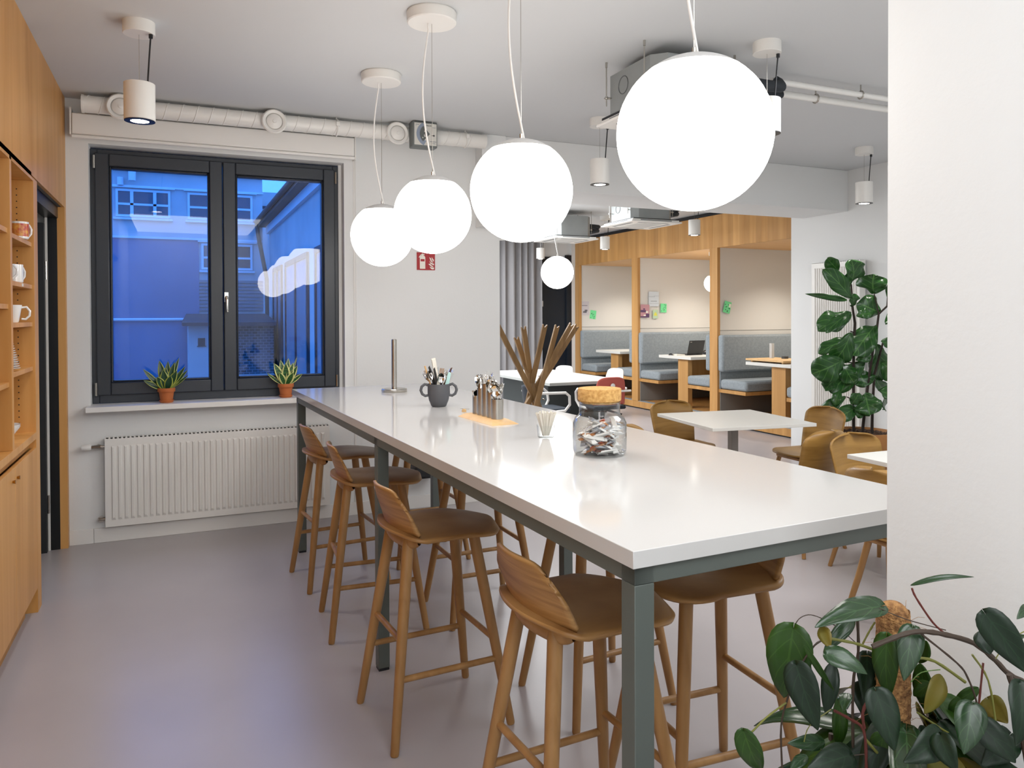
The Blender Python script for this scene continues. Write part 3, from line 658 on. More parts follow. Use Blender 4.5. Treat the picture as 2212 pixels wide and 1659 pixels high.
def spot(label,loc,rz,group):
    t=thing('spot_pendant',label,'spotlight',loc,rz,group)
    top=HC-loc[2]
    obj('spot_body',M().lathe([(0,.0),(.0,.0),(.072,.0),(.0725,.002),(.0725,.184),(.070,.186),(0,.186)][2:]+[(0,.186)],(0,0,0),36,close=False),WHITE,t)
    obj('trim_ring',M().lathe([(.044,-.001),(.0715,-.001),(.0715,-.004),(.044,-.004),(.040,.0)],(0,0,0),36,close=True),mat('black_ring','#101218',.35),t)
    obj('lens',M().lathe([(0,-.002),(.043,-.002),(.043,-.003),(0,-.003)],(0,0,0),28),LENS,t)
    obj('canopy',M().lathe([(0,top-.062),(.073,top-.062),(.075,top-.060),(.075,top),(0,top)],(0,0,0),36),WHITE,t)
    obj('wire',M().tube([(0,0,.186),(0,0,top-.06)],.0012,6),STEEL,t)
    obj('power_cable',M().tube([(.045,0,.186),(.043,0,.20),(.050,0,.186+(top-.26)*.5),(.058,0,top-.09),(.060,0,top-.062)],.0042,8).tube([(.06,0,top-.062),(.06,0,top-.082)],.010,8),BLACK,t)
    return t
sl=[((-.163,4.27,2.537),'cylinder spotlight on the left, in front of the window blind'),((2.925,5.0,2.537),'cylinder spotlight hanging before the beam, left of big globe'),((2.95,3.25,2.537),'cylinder spotlight half hidden behind the biggest globe'),
 ((5.6,4.95,2.537),'cylinder spotlight at right, near the beam end'),((5.86,9.87,2.537),'cylinder spotlight before oak fascia, between two ceiling cassettes'),((5.86,7.72,2.537),'cylinder spotlight before oak fascia, right of the ceiling cassettes'),
 ((5.80,11.95,2.537),'cylinder spotlight beside the curtain, farthest away')]
s1=None
for loc,lb in sl:
    if s1 is None: s1=spot(lb,loc,R(25)*-1,'white cylinder spotlights')
    else: dup(s1,loc,None,lb,'white cylinder spotlights')
    l=bpy.data.lights.new('spot_beam','SPOT'); l.energy=SPOT_W; l.color=(1,.95,.88); l.spot_size=R(75); l.spot_blend=.6; l.shadow_soft_size=.04
    lo=bpy.data.objects.new('spot_beam',l); lo.location=(loc[0],loc[1],loc[2]-.012); C.objects.link(lo)
# ceiling cassettes
def cassette(label,loc,group,hs=.28,ps=.335,zt=.30,rz=0):
    t=thing('ceiling_cassette',label,'air conditioner',loc,rz,group); c_=.07
    po=[(-hs+c_,-hs),(hs-c_,-hs),(hs,-hs+c_),(hs,hs-c_),(hs-c_,hs),(-hs+c_,hs),(-hs,hs-c_),(-hs,-hs+c_)]
    obj('housing',M().prism(po,.05,zt,'xy'),GALV,t,smooth=0,bevel=.002)
    obj('gasket',M().box(-hs-.01,hs+.01,-hs-.01,hs+.01,.036,.05),BLACK,t)
    obj('panel',M().box(-ps*.93,ps*.93,-ps*.93,ps*.93,.016,.036).box(-ps,ps,-ps,ps,.0,.016),WHITE,t,bevel=.004)
    v=M()
    for q in range(4):
        a=q*PI/2; m_=M().box(-ps*.62,ps*.62,-ps*.935,-ps*.925,.020,.030); m_.box(-ps*.6,ps*.6,-ps*.80,-ps*.70,-.001,.001); m_.xf(Matrix.Rotation(a,4,'Z')); v.add(m_.v,m_.f)
    obj('air_slot',v,mat('slot_grey','#70757a',.5),t,smooth=0)
    obj('intake_grille',M().box(-ps*.5,ps*.5,-ps*.5,ps*.5,-.003,.001),mat('grille_grey','#c9c9c6',.5),t,bevel=.002)
    for sx in (-1,1):
        for sy in (-1,1):
            x,y=sx*(hs+.03),sy*hs*.72; top=HC-loc[2]
            obj('hanger',M().tube([(x,y,.10),(x,y,top)],.004,8).box(x-.035 if sx>0 else x-.01,x+.01 if sx>0 else x+.035,y-.012,y+.012,.145,.150).tube([(x,y,.14),(x,y,.156)],.009,6).tube([(x,y,top-.03),(x,y,top)],.007,8),STEEL,t)
    obj('port_ring',M().tube([(-hs-.001,.06+.05*math.cos(a*PI/8),.19+.05*math.sin(a*PI/8)) for a in range(17)],.0025,6),mat('dark_line','#55585a',.5),t)
    return t
cs=cassette('galvanised ceiling cassette behind the biggest globe',(2.62,3.68,2.675),'ceiling air conditioning cassettes',hs=.275,ps=.31,zt=.28)
c2=cassette('ceiling cassette before the oak fascia, nearer one',(5.08,7.72,2.62),'ceiling air conditioning cassettes',hs=.28,ps=.345,zt=.33)
dup(c2,(5.12,9.72,2.62),None,'ceiling cassette above lounge globe, farther one')
INS=mat('insulation_black','#23272c',.8); CREAM=mat('cream_tape','#d8cbb5',.7)
def pipes(label,p0,group):
    t=thing('insulated_pipes',label,'pipe',p0,0,group); x,y,z=0,0,0
    for q in (0,.07): obj('fitting',M().lathe([(.028,0),(.034,.01),(.03,.03),(.034,.05),(.028,.06)],(0,0,0),16).xf(Matrix.Translation((.0,0,-q))@Matrix.Rotation(PI/2,4,'Y')),CREAM,t)
    for q in (0,.07): obj('insulation',M().tube([(.06,0,-q),(.20,0,-q),(.30,.04+q*.3,-q*.8),(.36,.18,-q*.6),(.37,.55,-q*.6)],.030,14),INS,t)
    obj('pipe_cover',M().tube([(.37,.55,-.02),(.37,1.05,-.02)],.035,14),WHITE,t)
    return t
pp=pipes('black insulated pipes behind the nearer lounge cassette',(5.40,7.80,2.86),'insulated pipes by the cassettes')
dup(pp,(5.43,9.80,2.86),None,'black insulated pipes behind the farther lounge cassette')
t=thing('ceiling_pipes','two grey pipes along the ceiling right of the front cassette','pipe',(3.6,3.62,2.94))
obj('pipe',M().tube([(3.30,3.60,2.965),(XR,3.62,2.965)],.018,14),WHITE,t,world=True); obj('pipe',M().tube([(3.50,3.76,2.955),(XR,3.76,2.955)],.022,14),WHITE,t,world=True)
obj('insulation',M().tube([(3.07,3.52,2.90),(3.22,3.52,2.90),(3.31,3.53,2.91),(3.34,3.58,2.945),(3.32,3.60,2.965)],.034,14),INS,t,world=True)
obj('insulation',M().tube([(3.12,3.70,2.87),(3.30,3.74,2.89),(3.45,3.76,2.93),(3.53,3.76,2.95)],[.04,.042,.036,.024],14),INS,t,world=True)
obj('fitting',M().lathe([(.03,0),(.037,.015),(.032,.04),(.037,.06),(.03,.08)],(0,0,0),16).xf(Matrix.Translation((3.03,3.52,2.90))@Matrix.Rotation(PI/2,4,'Y')),CREAM,t,world=True)
for x,y in ((4.05,3.608),(3.82,3.76)): obj('pipe_clip',M().tube([(x,y+(.024 if y<3.7 else .028)*math.cos(a*PI/8),(2.965 if y<3.7 else 2.955)+(.024 if y<3.7 else .028)*math.sin(a*PI/8)) for a in range(17)],.005,6).tube([(x,y,2.98),(x,y,HC)],.005,6),STEEL,t,world=True)
obj('end_block',M().tube([(XR-.01,3.69,2.96),(XR-.04,3.69,2.96)],.05,12),WHITE,t,world=True)

# ================= LOUNGE: BOOTHS =================
XB=7.0; XW=8.74; PZ=.12
bth=thing('booth_row','row of oak seating booths with grey felt dividers','booth',(XB,9.7,0))
posts=[(6.66,6.83),(8.695,8.865),(10.73,10.91),(12.73,12.90)]
obj('plinth',M().box(XB+.0,XW,6.6,12.90,.02,PZ),OAKB,bth,world=True,bevel=.002)
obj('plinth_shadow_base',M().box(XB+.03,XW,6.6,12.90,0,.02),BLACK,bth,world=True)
obj('carpet_edge',M().box(XB+.005,XB+.10,6.85,12.7,PZ,PZ+.006),UPH,bth,world=True)
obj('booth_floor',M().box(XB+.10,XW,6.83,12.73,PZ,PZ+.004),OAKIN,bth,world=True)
obj('fascia',M().box(XB,XB+.03,6.6,12.90,2.50,2.965),OAKB,bth,world=True,bevel=.001)
obj('soffit',M().box(XB+.03,XW,6.6,12.90,2.50,2.53),OAKH,bth,world=True)
obj('top_gap',M().box(XB+.06,XB+.10,6.6,12.90,2.965,HC-.004),BLACK,bth,world=True)
obj('back_panel',M().box(XW-.03,XW,6.83,12.73,PZ,2.5),FELT,bth,world=True)
for a,b in posts:
    obj('post',M().box(XB-.005,XB+.045,a,b,PZ,2.50),OAKB,bth,world=True,bevel=.002)
    obj('divider',M().box(XB+.045,XW,a+.01,b-.01,PZ,2.5),FELT,bth,world=True)
    obj('divider_seam',M().box(XB+.045,XW,a+.006,b-.006,1.325,1.331),mat('seam_grey','#8d8a85',.9),bth,world=True)
def bench(label,ywall,s,grp,rear=True):
    """s=-1: seat extends towards the camera from ywall; s=+1: away from it"""
    t=thing('booth_bench',label,'bench',(XB+.8,ywall,PZ),0,grp)
    x0,x1=XB+.02,XW-.04
    ya,yb=ywall,ywall+s*.56
    obj('seat_board',M().box(x0,x1,ya,yb,.452,.500),OAKB,t,world=True,bevel=.002)
    obj('seat_cushion',M().box(x0,x1,ywall+s*.03,yb+s*.012,.502,.640),UPH,t,world=True,bevel=.035)
    obj('back_cushion',M().box(x0-.02,x1,ya+s*.005,ya+s*.115,.745,1.265),UPH,t,world=True,bevel=.03)
    obj('support_panel',M().box(x0+.02,x1,ya+s*.004,ya+s*.02,PZ+.006,.452),mat('dark_grey_felt','#87847f',.95),t,world=True)
    obj('lower_back',M().box(x0+.01,x1,ya+s*.004,ya+s*.03,.502,.745),UPH,t,world=True)
bl=['first booth from the curtain','middle booth with the laptop','booth next to the white wall']
for i,(a,b) in enumerate(((10.91,12.73),(8.865,10.73),(6.83,8.695))):
    n=bl[2-i] if False else bl[i]
    bench('blue grey bench against far divider, '+n,b+.005,-1,'booth benches'); bench('blue grey bench against near divider, '+n,a-.005,1,'booth benches')
    yc=b-.92
    t=thing('booth_table','white topped booth table on oak panel leg, '+n,'table',(XB+.8,yc,PZ),0,'booth tables')
    obj('table_top',M().box(XB+.06,XW-.06,yc-.42,yc+.41,.872,.915),LAMW,t,world=True,bevel=.002)
    obj('panel_leg',M().box(XB+.12,XB+.20,yc-.27,yc-.02,PZ+.006,.871),OAKB,t,world=True,bevel=.002)
    obj('modesty_panel',M().box(XB+.20,XW-.07,yc-.13,yc-.10,PZ+.3,.871),OAKIN,t,world=True)
    l=bpy.data.lights.new('booth_downlight','SPOT'); l.energy=85; l.color=(1,.93,.84); l.spot_size=R(130); l.spot_blend=.8; l.shadow_soft_size=.06
    lo=bpy.data.objects.new('booth_downlight',l); lo.location=(XB+.95,(a+b)/2,2.47); C.objects.link(lo)
    rd=obj('recessed_downlight',M().lathe([(0,-.004),(.05,-.004),(.055,0),(0,0)],(XB+.95,(a+b)/2,2.499),24),LENS); tag(rd,'small recessed ceiling downlight in the '+n,'spotlight')
bg_=globe_pendant('small globe pendant inside the booth, half hidden behind post',(7.43,9.33,2.026),None,R_=.135)
# shorten that pendant to the booth soffit
for ch in bg_.children:
    if ch.name.startswith('canopy'):
        me=ch.data.copy(); ch.data=me
        for v in me.vertices: v.co.z-= (HC-2.50); v.co.x*=.55; v.co.y*=.55
    if ch.name.startswith('suspension') or ch.name.startswith('power'):
        me=ch.data.copy(); ch.data=me
        for v in me.vertices: v.co.z=.135+(v.co.z-.135)*((2.5-2.026-.135)/(HC-2.026-.135))
# cards pinned to the felt
GREEN=mat('green_card','#74dd97',.6); INK=mat('ink','#23342b',.7)
def card(label,x0,x1,z0,z1,y,tilt,mt_,marks=None):
    w_,h_=x1-x0,z1-z0; t=thing('pinned_card',label,'card',((x0+x1)/2,y,(z0+z1)/2),rot=(0,R(tilt),0))
    obj('card_sheet',M().box(-w_/2,w_/2,-.002,0,-h_/2,h_/2),mt_,t,smooth=0)
    for nm,mm,pol in marks or []:
        q=M()
        if nm=='printed_marks':
            for (a,b,c_,d_) in pol: q.box(a*w_,b*w_,-.0032,-.002,c_*h_,d_*h_)
            obj(nm,q,mm,t,smooth=0)
        else:
            for (a,b,c_,d_) in pol: obj(nm.rstrip('s'),M().box(a*w_,b*w_,-.0032,-.002,c_*h_,d_*h_),mm,t,smooth=0)
def glyphs(seed,xr=(-.38,.38),zr=(-.42,.15)):
    r2=random.Random(seed); o=[]
    for i in range(9):
        x=r2.uniform(*xr);z=r2.uniform(*zr)
        o.append((x-.07,x+.05,z,z+.035)); o.append((x,x+.035,z-.04,z+.06))
    return o
card('green card on the felt of the booth beside the curtain',7.23,7.36,1.48,1.645,12.738,8,GREEN,[('printed_marks',INK,glyphs(1))])
card('grey picture print pinned in the booth beside the curtain',7.035,7.207,1.552,1.816,12.738,0,mat('print_grey','#c9c3c6',.6),[('picture_shapes',mat('print_dark','#6d6a70',.6),[(-.25,.2,-.33,-.2),(-.05,.3,-.22,-.1),(-.4,.3,.18,.22)])])
card('white landscape print, topmost in the laptop booth',7.204,7.405,1.695,1.943,10.718,0,mat('print_white','#cfd6dc',.6),[('picture_shapes',mat('print_mist','#aab2b8',.6),[(-.5,.5,-.32,-.3),(-.3,.3,-.18,-.12),(-.5,.1,.14,.17),(0,.5,.2,.22)])])
card('pink and purple picture print in the laptop booth',7.04,7.212,1.51,1.725,10.712,1,mat('print_pink','#c08f96',.6),[('picture_shapes',mat('print_purple','#5c3f63',.6),[(-.5,.1,-.1,.08),(-.5,.5,-.5,-.4),(.1,.5,-.4,-.2),(-.2,0,.1,.2)]),('light_shapes',PALE,[(.1,.35,-.15,.0),(-.15,.1,-.38,-.28)])])
card('pale green card with yellow figure in the laptop booth',7.286,7.388,1.493,1.64,10.718,0,mat('print_pale_green','#b9cfae',.6),[('yellow_dress',mat('print_yellow','#d7d44e',.6),[(-.3,.3,-.18,-.02),(-.2,.2,-.02,.12),(-.1,.1,.12,.2)])])
card('green card with dark marks in the laptop booth',7.44,7.56,1.593,1.742,10.718,2,GREEN,[('printed_marks',INK,glyphs(2,zr=(-.42,.35)))])
card('tilted green card in the booth next to white wall',7.10,7.22,1.575,1.74,8.683,14,GREEN,[('printed_marks',INK,glyphs(3,zr=(-.42,.3))),('white_patch',PALE,[(.2,.45,.05,.35)])])
# laptop etc. in the middle booth
ty=10.73-.92
t=thing('laptop','open black laptop on the middle booth table','laptop',(7.50,ty+.06,.9155),R(8))
obj('keyboard_base',M().box(-.17,.17,-.0,.235,0,.016),BLACK,t,bevel=.004)
sc_=M().box(-.17,.17,-.004,.004,0,.225).xf(Matrix.Translation((0,0,.014))@Matrix.Rotation(R(14),4,'X')); obj('screen_lid',sc_,BLACK,t,bevel=.003)
obj('lid_emblem',M().box(-.15,-.115,-.0052,-.004,.195,.205).xf(Matrix.Translation((0,0,.014))@Matrix.Rotation(R(14),4,'X')),STEEL,t,smooth=0)
o=obj('computer_mouse',M().grid(lambda u,v:(.03*math.cos(2*PI*v)*math.sin(PI*u*.5),.05*math.sin(2*PI*v)*math.sin(PI*u*.5),.03*math.cos(PI*u*.5)),6,16),BLACK,label=None); o.location=(7.13,ty+.18,.916); tag(o,'black computer mouse left of the laptop','mouse')
o=obj('notebook',M().box(-.08,.08,-.10,.10,0,.012),PAPER); o.location=(7.24,ty+.17,.916); tag(o,'white notebook beside the laptop','notebook')
o=obj('black_pouch',M().grid(lambda u,v:(.10*math.cos(2*PI*v)*math.sin(PI*u*.5),.07*math.sin(2*PI*v)*math.sin(PI*u*.5),.07*math.cos(PI*u*.5)),6,14),BLACK); o.location=(7.80,ty+.16,.916); tag(o,'black pouch right of the laptop','pouch')
ty=8.695-.92
t=thing('serving_tray','pale wooden board on the table of nearest booth','tray',(7.31,ty+.04,.9155)); obj('tray_board',M().box(-.26,.26,-.34,.36,.02,.045).box(-.22,.22,-.3,-.27,0,.02).box(-.22,.22,.27,.3,0,.02),BW,t,bevel=.003)
o=obj('acrylic_stand',M().box(-.022,.022,-.022,.022,0,.20),mat('frosted_acrylic','#e3e4e4',.3,trans=.4)); o.location=(7.38,ty+.26,.961); tag(o,'upright clear acrylic column on wooden board','stand')
o=obj('coaster',M().lathe([(0,0),(.045,0),(.045,.03),(0,.03)],(0,0,0),24),mat('dark_grey_disc','#3e4246',.6)); o.location=(7.44,ty+.08,.961); tag(o,'round dark disc on the wooden board','coaster')

# ================= CURTAIN =================
def cur(u,v):
    x=4.75+u*1.40; return (x,12.62+.045*math.sin(u*62+1.2*math.sin(u*17))*(.75+.25*v)+.02*math.sin(u*21),2.9-2.88*v)
cu=obj('curtain',M().grid(cur,260,6),mat('grey_sheer_fabric','#868485',.55,bump=(30,.1,.003)),smooth=80); tag(cu,'long grey curtain hanging beside the navy door','curtain')
o=obj('curtain_rail',M().box(4.6,6.25,12.60,12.64,2.9,2.93),WHITE); o['kind']='structure'; o.name='trim_5'

# ================= WOODEN COAT STAND =================
t=thing('coat_stand','crossed wooden slats fanning out, standing left of lounge table','stand',(3.38,7.0,0))
WS=wood('walnut_slat','#7a5d3a','#99774c',(14,14,1.0),.5)
for (tx,tz,dyt,bx,bdy) in ((2.90,1.43,-.08,3.77,.15),(3.22,1.30,.20,3.50,-.22),(3.22,1.41,.03,3.52,.22),(3.42,1.43,-.04,3.18,.20),(3.62,1.42,.08,3.04,-.22),(3.72,1.44,-.04,2.90,.15),(3.89,1.42,.16,2.72,-.10)):
    a=Vector((bx,7.0+bdy,0.0)); b=Vector((tx,7.0+dyt,tz)); d=(b-a).normalized(); s_=d.cross(Vector((0,1,0))).normalized(); n_=s_.cross(d)
    def Q(p,i,j): return tuple(p+s_*i*.026+n_*j*.014)
    m=M().frustum([Q(a,-1,-1),Q(a,1,-1),Q(a,1,1),Q(a,-1,1)],[Q(b,-1,-1),Q(b,1,-1),Q(b,1,1),Q(b,-1,1)])
    # forked end
    e=b+d*.03
    m.frustum([Q(b,-1,-1),Q(b,-.1,-1),Q(b,-.1,1),Q(b,-1,1)],[Q(e,-1,-1),Q(e,-.75,-1),Q(e,-.75,1),Q(e,-1,1)]); m.frustum([Q(b,.1,-1),Q(b,1,-1),Q(b,1,1),Q(b,.1,1)],[Q(e,.75,-1),Q(e,1,-1),Q(e,1,1),Q(e,.75,1)])
    obj('slat',m,WS,t,world=True,bevel=.003)
obj('bolt',M().tube([(3.33,6.93,.70),(3.33,6.96,.70)],.008,8).tube([(3.40,6.93,.70),(3.40,6.96,.70)],.008,8),STEEL,t,world=True)

# ================= LOUNGE TABLE AND CHAIRS =================
t=thing('meeting_table','large white table behind the crossed wooden slats','table',(4.62,9.3,0))
obj('table_top',M().box(4.10,5.14,8.20,10.35,.705,.74),LAMW,t,world=True,bevel=.004)
obj('top_edge',M().box(4.095,5.145,8.195,10.355,.700,.733),mat('grey_edge','#a9aca8',.5),t,world=True)
GT=mat('dark_green_grey','#343b3b',.7)
obj('pedestal',M().box(4.25,4.98,8.55,10.0,.0,.70),GT,t,world=True,bevel=.01)
WPL=mat('white_plastic','#e6e4df',.4); REDP=mat('coral_red_plastic','#b8574a',.5); BLKF=mat('dark_blue_seat','#1e2630',.8)
def arm_chair(label,loc,rz,mt_,red=False,arms=True,top=.88,bar=True):
    t=thing('armchair' if arms else 'shell_chair',label,'chair',loc,rz,'chairs at the lounge table')
    def back(u,v):
        y=(v-.5)*2; w_=.21*(1-.10*u)
        return (-.20+.045*y*y-.06*u,y*w_*(1-.25*max(0,u-.7)**1*(abs(y)**3)),top-.33+.33*u-.06*abs(y)**4*max(0,u-.3))
    obj('backrest',M().grid(back,12,14),mt_,t,solid=.018,smooth=70,bevel=0)
    obj('seat',M().box(-.20,.22,-.22,.22,.43,.475),BLKF,t,bevel=.02)
    if arms:
        for s_ in (1,-1): obj('armrest',M().tube([(-.20,s_*.20,.66),(-.10,s_*.27,.665),(.12,s_*.27,.66),(.17,s_*.27,.62),(.18,s_*.26,.52),(.13,s_*.24,.45),(.0,s_*.21,.44)],.016,12),WPL,t)
        if bar: obj('back_knob',M().grid(lambda u,v:(-.262-.018*math.cos(PI*u*.5),.03*math.cos(2*PI*v)*math.sin(PI*u*.5),.72+.03*math.sin(2*PI*v)*math.sin(PI*u*.5)),5,16),WPL,t)
        if bar: obj('back_bar',M().tube([(-.262,-.24,.655),(-.262,.24,.655)],.013,10),WPL,t)
    obj('column',M().tube([(0,0,.07),(0,0,.43)],.025,12),BLACK,t)
    for i in range(4):
        a=PI/4+i*PI/2; obj('leg',M().tube([(0,0,.10),(.26*math.cos(a),.26*math.sin(a),.03)],[.02,.014],10),BLACK,t)
    return t
arm_chair('coral red backed chair with white arms at lounge table',(4.69,7.97,0),R(88),REDP,top=.82)
arm_chair('white armed dark chair tucked in at left lounge table corner',(3.95,8.02,0),R(2),BLKF,top=.74,bar=False)
arm_chair('white shell chair right of the lounge table, nearer',(6.02,10.15,0),R(190),WPL,arms=False,top=.725)
arm_chair('white shell chair right of the lounge table, farther',(5.80,11.35,0),R(205),WPL,arms=False,top=.70)
for i,(x,y) in enumerate(((4.62,9.35),(4.42,9.10),(4.42,9.55))):
    o=obj('table_socket',M().lathe([(0,0),(.04,0),(.04,.008),(.0,.012)],(0,0,0),24),BLACK); o.location=(x,y,.7405); tag(o,'black round disc on the lounge table','disc','black discs on the lounge table')

# ================= CAFE TABLES AND CHAIRS =================
def cafe_table(label,cx_,cy_,rz):
    t=thing('cafe_table',label,'table',(cx_,cy_,0),rz)
    obj('table_top',M().box(-.435,.435,-.435,.435,.715,.74),LAMW,t,bevel=.002)
    obj('column',M().box(-.03,.03,-.03,.03,.02,.715),mat('warm_grey_steel','#8b867f',.4),t,bevel=.004)
    obj('base_plate',M().box(-.22,.22,-.22,.22,0,.018),mat('warm_grey_steel','',.4),t,bevel=.004)
cafe_table('square white cafe table with oak chairs, left of the fig',3.985,4.765,R(-8)); cafe_table('white cafe table cut off by the pier at right',3.965,2.80,R(-2))
def shell_chair():
    t=thing('dining_chair','','chair')
    def back(u,v):
        u=1-(1-u)**2; y=(v-.5)*2; w_=.215-.025*(1-u)**2
        if u>.74: w_*=max(0,1-((u-.74)/.262)**2.8)**(1/2.4)
        return (-.195+.055*y*y-.085*u,y*w_,.455+.345*u)
    obj('backrest',M().grid(back,26,16),SHELL,t,solid=.011,smooth=70)
    def seat(u,v):
        y=(v-.5)*2; x=-.205+.43*u; hw=.215 if u<.55 else .215*math.sqrt(max(0,1-((u-.55)/.46)**2.4))+.006
        return (x+.05*y*y*(1-u),y*hw,.455-.012*math.sin(PI*u)*(1-y*y)-.02*max(0,u-.7))
    obj('seat',M().grid(seat,16,14),SHELL,t,solid=.012,smooth=70)
    obj('seat_frame',M().box(-.16,.16,-.15,.15,.405,.437),STOOL,t,bevel=.012)
    for sx,sy in ((-1,1),(-1,-1),(1,1),(1,-1)): obj('leg',M().tube([(sx*.215,sy*.21,0),(sx*.17,sy*.165,.22),(sx*.13,sy*.13,.43)],[.0125,.016,.018],14),STOOL,t)
    return t
chs=[((3.93,5.30),R(-92),'oak shell chair at far side of square cafe table'),((3.07,4.50),R(4),'oak shell chair left of cafe table, just behind the jar'),
 ((4.58,4.62),R(178),'oak shell chair right of cafe table, before the radiator'),((3.80,3.90),R(98),'oak shell chair seen from behind, near side of cafe table'),
 ((3.88,3.28),R(-90),'oak shell chair facing camera at the cut off table'),((3.33,2.66),R(3),'oak shell chair seen above and below the bar table end')]
sc0=None
for (x,y),a,lb in chs:
    if sc0 is None: sc0=shell_chair(); sc0.location=(x,y,0); sc0.rotation_euler=(0,0,a); sc0['label']=lb; sc0['group']='oak shell chairs'
    else: dup(sc0,(x,y,0),a,lb,'oak shell chairs')

# ================= PLANTS =================
PHILO_LEAVES=[((0.958, 0.818, 1.112), (0.855, 0.842, 1.09), 0.038, 's'), ((0.972, 0.877, 1.072), (0.912, 0.881, 1.027), 0.020, 's'), ((0.884, 0.915, 1.054), (0.884, 0.936, 0.937), 0.064, 'g'), ((0.852, 0.875, 1.019), (0.865, 0.846, 0.933), 0.044, 'd'), ((0.855, 0.863, 1.055), (0.911, 0.859, 0.977), 0.009, 'g'), ((0.957, 0.905, 0.993), (0.93, 0.893, 0.919), 0.024, 'd'), ((0.855, 0.819, 1.06), (0.891, 0.781, 1.04), 0.029, 's'), ((0.96, 0.806, 1.07), (0.979, 0.818, 0.971), 0.035, 'g'), ((0.985, 0.784, 1.087), (0.956, 0.774, 1.021), 0.034, 's'), ((0.903, 0.776, 1.014), (0.908, 0.75, 0.943), 0.041, 'd'), ((0.914, 0.836, 0.983), (0.892, 0.823, 0.966), 0.019, 's'), ((0.966, 0.9, 0.939), (0.979, 0.915, 0.847), 0.021, 'g'), ((1.041, 0.78, 1.011), (1.001, 0.776, 0.962), 0.026, 'y'), ((1.055, 0.807, 0.983), (1.048, 0.831, 0.954), 0.020, 'g'), ((1.008, 0.708, 1.005), (0.978, 0.698, 0.949), 0.038, 's'), ((0.966, 0.725, 0.964), (0.903, 0.731, 0.938), 0.039, 'd'), ((0.949, 0.711, 0.975), (0.951, 0.688, 0.937), 0.031, 'd'), ((1.026, 0.71, 0.975), (1.053, 0.676, 0.931), 0.036, 'd'), ((0.988, 0.674, 1.147), (1.023, 0.636, 1.075), 0.039, 'd'), ((1.04, 0.716, 1.101), (1.031, 0.698, 1.076), 0.025, 'd'), ((0.984, 0.786, 1.151), (1.05, 0.735, 1.17), 0.008, 's'), ((0.785, 0.914, 0.915), (0.823, 0.918, 0.844), 0.035, 'g'), ((0.913, 0.879, 0.888), (0.846, 0.887, 0.897), 0.021, 's'), ((0.899, 0.82, 0.901), (0.827, 0.829, 0.893), 0.038, 'd'), ((1.087, 0.738, 0.983), (1.093, 0.713, 0.959), 0.034, 'y'), ((1.008, 0.643, 1.063), (0.983, 0.631, 0.994), 0.034, 'd'), ((1.09, 0.78, 0.969), (1.095, 0.799, 0.919), 0.022, 'g'), ((1.067, 0.834, 1.0), (1.098, 0.841, 0.908), 0.027, 'g'), ((1.015, 0.89, 1.0), (0.994, 0.877, 0.936), 0.037, 'd'), ((0.979, 0.828, 0.909), (0.99, 0.845, 0.849), 0.031, 'g'), ((1.103, 0.764, 0.986), (1.088, 0.792, 0.955), 0.016, 'g'), ((1.011, 0.902, 0.947), (1.01, 0.88, 0.891), 0.033, 'd'), ((0.872, 0.845, 1.088), (0.867, 0.825, 1.064), 0.018, 'y'), ((1.077, 0.831, 1.035), (1.083, 0.849, 0.991), 0.023, 'g'), ((1.04, 0.652, 1.159), (1.006, 0.645, 1.149), 0.011, 's'), ((1.094, 0.712, 0.941), (1.039, 0.715, 0.908), 0.039, 'd'), ((0.928, 0.949, 0.925), (0.96, 0.957, 0.974), 0.020, 'g'), ((0.865, 0.867, 0.884), (0.827, 0.862, 0.873), 0.016, 's'), ((1.058, 0.815, 0.908), (1.028, 0.806, 0.892), 0.027, 'd'), ((1.039, 0.684, 1.091), (1.048, 0.659, 1.115), 0.013, 's'), ((0.997, 0.864, 0.876), (0.993, 0.886, 0.821), 0.030, 'g')]
